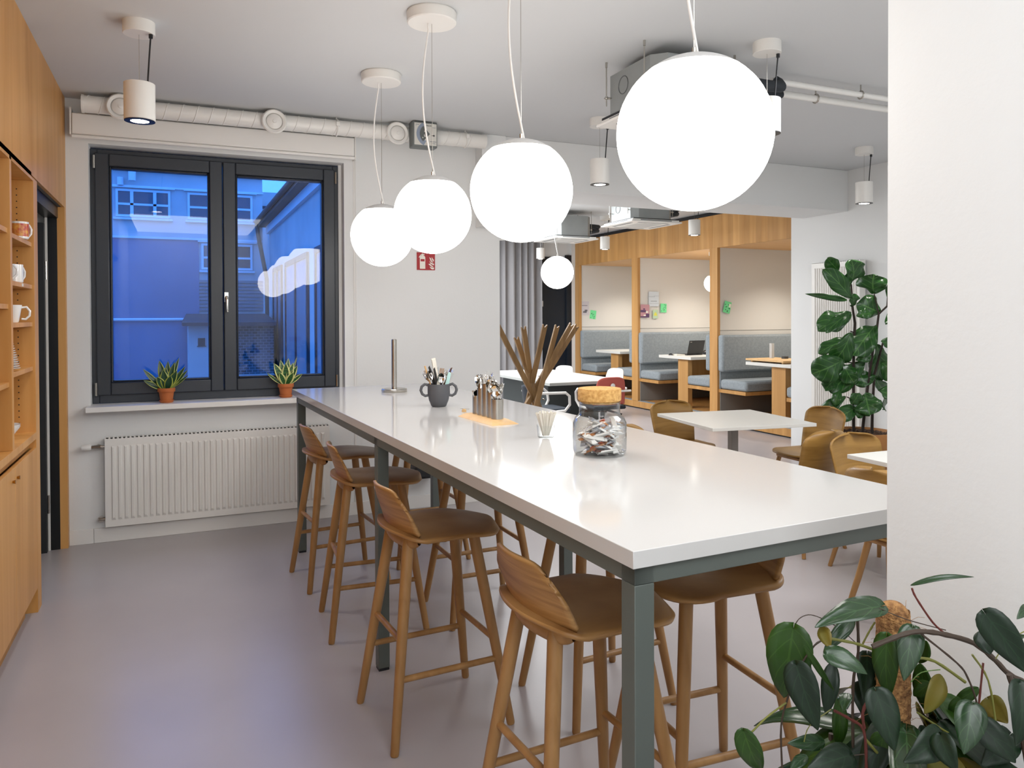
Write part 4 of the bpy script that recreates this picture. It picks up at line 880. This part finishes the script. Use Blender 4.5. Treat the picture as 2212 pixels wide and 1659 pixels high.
PHILO_STEMS=[([(0.852, 0.905, 0.848), (0.851, 0.906, 0.913), (0.861, 0.903, 0.955), (0.873, 0.898, 0.993), (0.892, 0.89, 1.027), (0.908, 0.883, 1.044), (0.933, 0.872, 1.046), (0.958, 0.861, 1.04)], 0.002, 'b'), ([(0.977, 0.875, 1.072), (0.978, 0.874, 1.018), (0.97, 0.877, 0.962), (0.969, 0.875, 0.836)], 0.003, 'b'), ([(0.884, 0.915, 1.054), (0.892, 0.912, 1.07), (0.906, 0.906, 1.077), (0.924, 0.898, 1.072), (0.951, 0.886, 1.055), (0.978, 0.874, 1.029)], 0.001, 'b'), ([(0.95, 0.811, 1.114), (0.987, 0.795, 1.097), (1.04, 0.771, 1.081)], 0.001, 'b'), ([(0.915, 0.793, 1.07), (0.951, 0.777, 1.086), (0.978, 0.765, 1.092), (1.012, 0.75, 1.087), (1.05, 0.734, 1.074), (1.077, 0.721, 1.05), (1.095, 0.713, 1.03), (1.124, 0.7, 1.014)], 0.005, 'b'), ([(0.986, 0.785, 1.147), (0.991, 0.782, 1.133), (1.013, 0.772, 1.097), (1.031, 0.764, 1.079)], 0.002, 'r'), ([(0.98, 0.765, 1.088), (1.027, 0.744, 1.046), (1.041, 0.737, 1.024), (1.053, 0.731, 0.985), (1.058, 0.728, 0.932)], 0.002, 'b'), ([(1.006, 0.796, 1.036), (1.034, 0.784, 1.03), (1.075, 0.765, 0.999)], 0.003, 'y'), ([(0.852, 0.896, 0.954), (0.823, 0.908, 0.931), (0.801, 0.917, 0.908), (0.79, 0.922, 0.903)], 0.002, 'y'), ([(0.903, 0.851, 0.952), (0.925, 0.841, 0.939), (0.944, 0.833, 0.921), (0.947, 0.831, 0.865)], 0.003, 'r'), ([(0.928, 0.818, 0.936), (0.926, 0.819, 0.96), (0.936, 0.815, 0.984)], 0.003, 'r'), ([(1.047, 0.735, 1.058), (1.068, 0.725, 1.02), (1.078, 0.72, 0.955)], 0.002, 'y'), ([(1.061, 0.728, 1.046), (1.055, 0.73, 0.987)], 0.002, 'r'), ([(0.861, 0.869, 0.905), (0.869, 0.866, 0.929), (0.899, 0.853, 0.954)], 0.001, 'y'), ([(0.884, 0.859, 0.894), (0.91, 0.847, 0.884), (0.944, 0.832, 0.886)], 0.001, 'b'), ([(0.902, 0.864, 1.057), (0.938, 0.848, 1.05), (0.965, 0.836, 1.04)], 0.003, 'y'), ([(1.001, 0.886, 1.022), (1.011, 0.881, 1.044), (1.019, 0.878, 1.057)], 0.002, 'y'), ([(1.009, 0.794, 0.954), (1.041, 0.779, 0.93), (1.07, 0.766, 0.911)], 0.002, 'y'), ([(1.075, 0.7, 1.039), (1.084, 0.696, 1.001), (1.099, 0.688, 0.906)], 0.005, 'b'), ([(1.099, 0.691, 1.101), (1.075, 0.701, 1.086), (1.058, 0.708, 1.061)], 0.001, 'y'), ([(0.954, 0.839, 0.903), (0.982, 0.826, 0.869), (1.001, 0.818, 0.859)], 0.003, 'y'), ([(0.983, 0.784, 1.009), (0.997, 0.778, 1.023), (1.023, 0.767, 1.027)], 0.001, 'g')]
PHILO_POLE=[(1.027, 0.853, 1.084), (1.042, 0.843, 0.835)]
FIG_LEAVES=[((5.503, 5.001, 1.69), (5.23, 5.02, 1.921), 0.122), ((5.529, 5.044, 1.82), (5.477, 4.979, 2.009), 0.18), ((5.362, 5.011, 1.938), (5.261, 5.031, 2.033), 0.096), ((5.635, 5.166, 1.679), (5.373, 5.361, 1.735), 0.053), ((5.631, 5.117, 1.621), (5.587, 5.065, 1.723), 0.083), ((5.575, 5.066, 1.553), (5.286, 5.133, 1.421), 0.165), ((5.477, 4.99, 1.568), (5.225, 4.996, 1.413), 0.081), ((5.495, 4.993, 1.39), (5.434, 5.129, 1.14), 0.153), ((5.644, 5.129, 1.323), (5.451, 5.292, 1.205), 0.105), ((5.839, 5.035, 1.448), (5.605, 5.054, 1.201), 0.188), ((5.451, 5.041, 1.144), (5.244, 5.164, 1.03), 0.194), ((5.733, 5.055, 1.115), (5.54, 5.229, 0.857), 0.167), ((5.519, 5.195, 0.956), (5.364, 5.154, 0.877), 0.1), ((5.538, 5.095, 0.807), (5.369, 5.212, 0.631), 0.098), ((5.607, 5.03, 0.717), (5.385, 5.043, 0.625), 0.108), ((5.667, 4.996, 0.841), (5.621, 4.906, 0.674), 0.18), ((5.881, 5.058, 1.279), (5.942, 5.123, 0.961), 0.2), ((5.768, 4.987, 1.738), (5.729, 4.954, 1.891), 0.217), ((5.906, 5.043, 1.562), (5.752, 5.13, 1.647), 0.173), ((5.846, 5.052, 0.965), (5.991, 5.076, 0.692), 0.168), ((5.61, 5.041, 1.537), (5.702, 4.979, 1.552), 0.077), ((5.624, 5.059, 1.138), (5.725, 4.997, 1.17), 0.073), ((5.477, 4.975, 0.75), (5.495, 4.918, 0.846), 0.091), ((5.576, 5.143, 0.581), (5.441, 5.082, 0.534), 0.063), ((5.694, 4.85, 1.309), (5.813, 4.83, 1.277), 0.091), ((5.533, 4.989, 0.695), (5.605, 4.966, 0.652), 0.072), ((5.459, 5.086, 0.863), (5.39, 5.074, 0.754), 0.067), ((5.74, 5.137, 1.026), (5.737, 5.057, 0.906), 0.158), ((5.847, 4.908, 1.695), (5.871, 4.821, 1.816), 0.123), ((5.841, 4.975, 1.116), (5.936, 4.873, 1.016), 0.166), ((5.812, 4.902, 1.459), (5.976, 4.895, 1.51), 0.123), ((5.741, 4.913, 0.866), (5.912, 4.852, 0.792), 0.153), ((5.603, 5.168, 1.091), (5.6, 5.063, 0.942), 0.126)]
FIG_STEMS=[[(5.641, 5.098, 0.509), (5.647, 5.105, 1.219), (5.661, 5.103, 1.469), (5.641, 5.114, 1.626), (5.633, 5.12, 1.824)], [(5.713, 5.067, 0.509), (5.733, 5.06, 0.655), (5.769, 5.048, 0.937), (5.82, 5.031, 1.302), (5.839, 5.023, 1.385), (5.86, 5.016, 1.552), (5.932, 4.985, 1.625), (5.938, 4.984, 1.719)], [(5.794, 5.031, 0.498), (5.8, 5.031, 0.676), (5.817, 5.027, 0.989), (5.896, 4.997, 1.301)], [(5.647, 5.105, 1.219), (5.742, 5.063, 1.198), (5.83, 5.028, 1.448)], [(5.656, 5.1, 1.104), (5.589, 5.13, 1.115), (5.56, 5.142, 1.125)], [(5.648, 5.107, 1.386), (5.62, 5.12, 1.396)], [(5.643, 5.101, 0.77), (5.586, 5.126, 0.797)], [(5.86, 5.016, 1.552), (5.823, 5.035, 1.74)]]

SOIL=mat('dark_soil','#3a2a20',.95,bump=(60,.8,.01),var=(30,'#5a4232'))
# snake plants on the sill
def snake(label,loc,leaves,mt_):
    t=thing('snake_plant',label,'plant',loc)
    obj('saucer',M().lathe([(0,0),(.040,0),(.044,.004),(.050,.016),(.048,.018),(.042,.008),(0,.006)],(0,0,0),36),TERRA,t)
    obj('pot',M().lathe([(0,.007),(.036,.007),(.040,.010),(.050,.075),(.057,.076),(.058,.080),(.058,.100),(.056,.103),(.052,.103),(.050,.09),(0,.088)],(0,0,0),40),TERRA,t)
    obj('soil',M().lathe([(.0505,.091),(.03,.096),(0,.094)],(0,0,0),20,close=True),SOIL,t)
    m=M()
    for i,(dx,dy,dz,w_,dr) in enumerate(leaves):
        b=(dx*.10,dy*.1,.090); leaf(m,b,(dx,dy,.09+dz*1.12),w_*1.1,(-dx*.6+.05*math.sin(i*5),-1 if abs(dx)<.05 else -.75,.25),'sword',droop=dr*.6,fold=.30,nu=12)
    obj('foliage',m,mt_,t,smooth=80,solid=.0012)
    return t
SN1=leafmat('snake_leaf_dark','#1d3a28','#2c5236',edge='#a9b34c',edge_at=.74,rough=.35); SN2=leafmat('snake_leaf_banded','#2f5a2c','#3f6f35',edge='#d4d48a',edge_at=.62,bands='#1e4424',rough=.35)
snake('snake plant in terracotta pot, left on the sill',(-.073,5.915,.9455),[(-.045,.02,.185,.050,.02),(-.02,-.02,.13,.055,.02),(.07,-.02,.12,.05,.0),(-.15,.0,.135,.034,-.06),(-.145,-.02,.065,.034,-.12),(.012,.02,.18,.042,.02),(.055,.0,.175,.038,.03),(.085,.02,.20,.03,.05),(.125,-.01,.145,.030,-.04),(.14,.0,.12,.026,-.05),(.145,-.02,.09,.018,-.10),(-.06,-.03,.085,.05,-.05),(.03,-.035,.09,.052,.0),(-.02,.03,.15,.034,0),(.0,.0,.14,.036,.03),(-.08,.03,.05,.02,-.05)],SN1)
snake('snake plant in terracotta pot, right on the sill beside table',(.742,5.905,.9455),[(-.085,.0,.15,.055,.03),(-.035,.02,.17,.045,.02),(.0,-.01,.15,.060,.0),(.025,.03,.18,.042,.02),(.055,.0,.15,.045,.03),(.085,-.01,.13,.042,-.03),(-.135,.0,.085,.024,-.14),(.12,-.02,.075,.028,-.10),(-.05,-.03,.09,.045,-.04),(.05,-.035,.085,.050,-.03),(.09,.03,.19,.014,.04),(.07,.02,.14,.03,.02),(-.06,.03,.13,.04,.02)],SN2)
# fiddle leaf fig
t=thing('fiddle_leaf_fig','tall green fig plant before the tall radiator','plant',(5.70,5.06,0))
obj('planter',M().lathe([(0,0),(.17,0),(.19,.02),(.265,.44),(.27,.47),(.27,.49),(.258,.49),(.25,.45),(0,.45)],(0,0,0),44),mat('tan_planter','#a9733e',.6),t)
obj('bark_mulch',M().grid(lambda u,v:(u*.255*math.cos(2*PI*v),u*.255*math.sin(2*PI*v),.462+.018*noise.noise(Vector((u*9*math.cos(2*PI*v),u*9*math.sin(2*PI*v),1)))+.01*math.sin(u*60+v*77)),16,60),SOIL,t,smooth=0)
m=M()
for i,p in enumerate(FIG_STEMS):
    r0=.014 if i<3 else .006
    p=[tuple(Vector(q)) for q in p]
    if i<3: p[0]=(p[0][0],p[0][1],.45)
    m.tube(p,[r0*(1-.5*j/len(p)) for j in range(len(p))],10)
obj('trunk',m,mat('dark_bark','#2e241d',.85),t,world=True)
m=M()
for i,(b,tp,w_) in enumerate(FIG_LEAVES):
    B=Vector(b);Tt=Vector(tp); n_=Vector((-.72+.5*math.sin(i*2.1),-.70+.4*math.cos(i*3.3),.45+.45*math.sin(i*1.7)))
    tp=tuple(B+(Tt-B)*1.12); leaf(m,b,tp,w_*(1.5 if i!=3 else 1.1),n_,'fiddle' if i not in(3,) else 'oval',droop=.10+.06*math.sin(i*2),fold=.16,nu=18,wave=.085,seed=i)
obj('foliage',m,leafmat('fig_leaf','#1a3f1a','#28551f',vein='#4f7a3a',nv=6,rough=.33,coat=.25),t,smooth=80,world=True,solid=.0012)
# foreground philodendron
PX,PY=1.035,.85
t=thing('climbing_philodendron','large leafy climber on a coir pole, bottom right foreground','plant',(PX,PY,0))
obj('planter',M().lathe([(0,0),(.12,0),(.13,.01),(.155,.32),(.15,.32),(.14,.28),(0,.28)],(0,0,0),40),mat('dark_planter','#3b3d40',.6),t)
obj('soil',M().lathe([(.142,.285),(.07,.292),(0,.29)],(0,0,0),24,close=True),SOIL,t)
def coir(u,v):
    z=.28+(1.098-.28)*min(1,u*1.06); r_=.0245+.0022*noise.noise(Vector((math.cos(2*PI*v)*4,math.sin(2*PI*v)*4,z*90)))+.0016*noise.noise(Vector((math.cos(2*PI*v)*9,math.sin(2*PI*v)*9,z*40+v*30)))
    k=max(0,(u-.93)/.07); 
    if k>0: r_*=math.sqrt(max(0,1-k*k)); z=1.075+.023*k
    return (PX-.006+(r_)*math.cos(2*PI*v)+.006*(1.1-z),PY+.003+r_*math.sin(2*PI*v),z)
m=M().grid(coir,260,60)
obj('coir_pole',m,mat('coir_fibre','#b98a55',.95,bump=(260,1.0,.006),var=(110,'#7a5230')),t,world=True,smooth=80)
fb=M(); rf=random.Random(3)
for i in range(99):
    a=rf.uniform(0,2*PI); z=rf.uniform(.80,1.095); rr=.0265 if z<1.075 else .018
    p=Vector((PX-.006+rr*math.cos(a),PY+.003+rr*math.sin(a),z)); d=Vector((math.cos(a+rf.uniform(-1.3,1.3)),math.sin(a+rf.uniform(-1.3,1.3)),rf.uniform(-1,1)))*rf.uniform(.006,.022)
    fb.tube([p,p+d*.5+Vector((0,0,.003)),p+d],.0003,4)
obj('loose_fibres',fb,mat('coir_fibre','',.9),t,world=True)
SM={'b':mat('stem_brown','#3a2c20',.6),'r':mat('stem_red','#5a2219',.5),'y':mat('stem_olive','#6f7030',.5),'g':mat('stem_green','#4d6a2c',.5)}
for kd in 'bryg':
    for p,r_,k_ in PHILO_STEMS:
        if k_!=kd: continue
        m=M()
        P=[Vector(q) for q in p]
        # smooth the path
        Q=[]
        for i in range(len(P)-1):
            p0=P[max(i-1,0)];p1=P[i];p2=P[i+1];p3=P[min(i+2,len(P)-1)]
            for s in range(4):
                t_=s/4; Q.append(.5*((2*p1)+(p2-p0)*t_+(2*p0-5*p1+4*p2-p3)*t_*t_+(3*p1-p0-3*p2+p3)*t_**3))
        Q.append(P[-1]); m.tube(Q,[r_*.75*(1+.12*math.sin(i*2.7)) for i in range(len(Q))],8)
        obj({'b':'brown_stem','r':'red_stem','y':'olive_stem','g':'green_stem'}[kd],m,SM[kd],t,world=True)
stb=M()
for x,y,a in ((.93,.90,0),(1.0,.80,1),(1.08,.86,2),(.97,.93,3)):
    stb.tube([(PX+(x-PX)*.3,PY+(y-PY)*.3,.28),(x,y,.55),(x+.01,y,.86)],[.006,.005,.004],8)
obj('rising_stem',stb,SM['b'],t,world=True)
LM={'s':leafmat('philo_glossy','#182c19','#24401f',vein='#35502f',nv=5,rough=.25,coat=.45),'d':leafmat('philo_dark','#0a180c','#112613',vein='#18301a',nv=5,rough=.42,coat=.08),
 'g':leafmat('philo_green','#1c340b','#29480e',vein='#345217',nv=5,rough=.42,coat=.08),'y':leafmat('philo_yellowing','#34500f','#7a5a1c',rough=.45,coat=.08)}
nmk={'s':'glossy_foliage','d':'dark_foliage','g':'green_foliage','y':'yellowing_foliage'}
for kd in 'sdgy':
    m=M()
    for i,(b,tp,w_,k_) in enumerate(PHILO_LEAVES):
        if k_!=kd: continue
        n_=Vector((-.74+.35*math.sin(i*2.3),-.66+.35*math.cos(i*1.9),(.75 if kd=='s' else .2)+.25*math.sin(i*3.1)))
        leaf(m,b,tp,w_*1.14,n_,'heart' if w_>.028 else 'oval',droop=.08+.05*math.sin(i*1.3),fold=.22,nu=14,wave=.02,seed=i)
    # fuller growth lower down, below the picture edge and behind
    rl=random.Random(ord(kd))
    for i in range(22):
        a=rl.uniform(0,2*PI); rr=rl.uniform(.04,.21); z=rl.uniform(.70,.95); b=(PX+.02+rr*.4*math.cos(a),PY+rr*.4*math.sin(a),z); e=(PX+.02+rr*math.cos(a)*(1.3 if math.cos(a)<0 else .8),PY+rr*math.sin(a)*1.3,z-.09+rl.uniform(-.03,.03))
        leaf(m,b,e,rl.uniform(.04,.06),(math.cos(a)*.4-.3,math.sin(a)*.4-.3,.9),'heart',droop=.12,fold=.2,nu=14)
    obj(nmk[kd],m,LM[kd],t,world=True,smooth=80,solid=.0008)

# ================= OUTSIDE =================
FAC=mat('pale_render','#c9c9c6',.9,var=(.9,'#bcbcba')); FAC2=mat('lower_render','#5b7a96',.9,var=(.6,'#6484a0')); ROOFM=mat('dark_roof','#3a3f47',.8); FRW=mat('window_white','#dfe2e4',.5); PN=mat('dark_pane','#3c4650',.12,spec=.8); GUT=mat('brown_gutter','#4b423d',.6)
struct('ground',M().box(-25,25,6.25,45,-.6,-.5),mat('asphalt','#565a60',.9),'grey courtyard ground outside','ground')
YF=20.0
fb_=thing('facade_building','pale rendered building across the courtyard, seen through window','building',(0,YF,-.5))
obj('upper_wall',M().box(-9,1.98,YF,YF+5,3.42,5.05),FAC,fb_,world=True)
obj('cornice',M().box(-9,2.02,YF-.12,YF,4.98,5.08).box(-9,2.0,YF-.04,YF,4.60,4.64),FRW,fb_,world=True)
obj('ledge',M().box(-9,1.98,YF-.06,YF,3.40,3.45),FRW,fb_,world=True)
obj('lower_wall',M().box(-9,.50,YF-.02,YF+5,-.5,3.40),FAC2,fb_,world=True)
obj('right_wall',M().box(.50,1.98,YF,YF+5,-.5,3.40),FAC,fb_,world=True)
obj('wall_pipe',M().tube([(-9,YF-.08,1.49),(.15,YF-.08,1.49)],.035,8),FRW,fb_,world=True)
obj('rear_wall',M().box(1.98,8,YF+1.5,YF+5,-.5,4.9),FAC,fb_,world=True)
obj('rear_ledge',M().box(1.98,8,YF+1.44,YF+1.5,4.45,4.52),ROOFM,fb_,world=True)
obj('downpipe',M().tube([(-.93,YF-.2,5.2),(-.93,YF-.2,4.72)],.08,12).tube([(-1.18,YF-.1,4.62),(-1.18,YF-.1,4.8)],.07,12),FRW,fb_,world=True)
def fwin(x0,x1,z0,z1,cols_):
    f=M(); ring(f,x0,x1,z0,z1,.05,YF-.05,YF+.02); f.box(x0-.05,x1+.05,YF-.10,YF,z0-.07,z0-.02); f.box(x0-.08,x1+.1,YF-.10,YF,z1+.03,z1+.06)
    zm=z0+(z1-z0)*.46; f.box(x0,x1,YF-.045,YF,zm-.025,zm+.025)
    for c_ in cols_: xx=x0+(x1-x0)*c_; f.box(xx-.035,xx+.035,YF-.045,YF,z0,z1)
    w_=obj('window',f,FRW,fb_,world=True,smooth=0); obj('pane',M().box(x0+.04,x1-.04,YF-.02,YF-.012,z0+.04,z1-.04),PN,w_,smooth=0,world=True)
fwin(-1.285,-.122,3.90,4.545,(.29,.71)); fwin(.255,1.74,3.90,4.545,(.32,.70)); fwin(.555,1.73,2.70,3.33,(.62,)); fwin(-4.6,-2.9,3.9,4.545,(.3,.7))
sh=thing('outbuilding','low shed with dark roof beside a stone wall in the courtyard','building',(.9,17.8,-.5))
obj('shed_roof',M().box(.10,1.95,17.0,19.85,1.36,1.43).frustum([(.10,17.0,1.43),(1.95,17.0,1.43),(1.95,19.85,1.43),(.10,19.85,1.43)],[(.2,19.0,1.62),(1.95,19.0,1.62),(1.95,19.85,1.62),(.2,19.85,1.62)]),ROOFM,sh,world=True)
obj('shed_wall',M().box(.22,1.15,17.4,19.85,-.5,1.36),FAC,sh,world=True)
obj('wall_vent',M().box(.40,.54,17.37,17.41,.93,1.10).box(.38,.56,17.36,17.4,.92,.935),ROOFM,sh,world=True)
# rubble wall
bk=bpy.data.materials.new('rubble_stone'); bk.use_nodes=True; nt=bk.node_tree; b=nt.nodes['Principled BSDF']; tc=nt.nodes.new('ShaderNodeTexCoord'); br=nt.nodes.new('ShaderNodeTexBrick'); mp=nt.nodes.new('ShaderNodeMapping'); mp.inputs['Rotation'].default_value=(PI/2,0,0); mp.inputs['Scale'].default_value=(3,3,3)
nt.links.new(tc.outputs['Object'],mp.inputs['Vector']); nt.links.new(mp.outputs[0],br.inputs['Vector']); br.inputs['Color1'].default_value=hx('#4a4c50'); br.inputs['Color2'].default_value=hx('#6a6c70'); br.inputs['Mortar'].default_value=hx('#9a9da2'); br.inputs['Scale'].default_value=1.4; br.inputs['Mortar Size'].default_value=.03; nt.links.new(br.outputs[0],b.inputs['Base Color']); b.inputs['Roughness'].default_value=.9
obj('stone_wall',M().box(1.15,1.95,17.5,19.85,.3,1.36),bk,sh,world=True); obj('stone_base',M().box(1.15,1.95,17.45,19.85,-.5,.3),FAC,sh,world=True)
sr=M()
for i in range(9): sr.box(.5,1.98,YF-.06,YF-.02,1.70+i*.085,1.76+i*.085)
obj('slate_cladding',sr,mat('slate_blue','#7c828a',.8),fb_,world=True)
# own wing outside, right of the window
wg=thing('courtyard_wing','low wing with overhanging eaves outside the right pane','building',(2.25,13,-.5))
obj('wing_wall',M().box(2.12,2.29,6.26,19.8,-.5,3.72),FAC,wg,world=True)
obj('eaves',M().prism([(1.86,3.78),(2.30,3.78),(2.30,4.05),(1.86,3.90)],6.26,20.0,'xz'),GUT,wg,world=True,smooth=0)
obj('gutter',M().tube([(1.82,6.3,3.86),(1.82,20.0,3.90)],.055,12),GUT,wg,world=True)
obj('fascia_board',M().box(2.04,2.12,6.26,19.8,3.60,3.78),FRW,wg,world=True)
obj('downpipe',M().tube([(1.84,19.9,3.86),(1.86,19.9,3.60),(2.06,19.9,2.5),(2.08,19.9,-.5)],.05,12),GUT,wg,world=True)
for a,b in ((7.0,9.4),(10.2,12.8),(13.6,16.6),(17.2,18.8)):
    f=M().box(2.07,2.12,a,b,-.2,-.1).box(2.07,2.12,a,b,2.58,2.68).box(2.07,2.12,a,a+.09,-.1,2.6).box(2.07,2.12,b-.09,b,-.1,2.6).box(2.07,2.12,(a+b)/2-.04,(a+b)/2+.04,-.1,2.6)
    w_=obj('window',f,ANTH,wg,world=True); obj('pane',M().box(2.10,2.105,a+.05,b-.05,-.1,2.6),mat('curtained_pane','#9aa0a8',.25),w_,world=True)
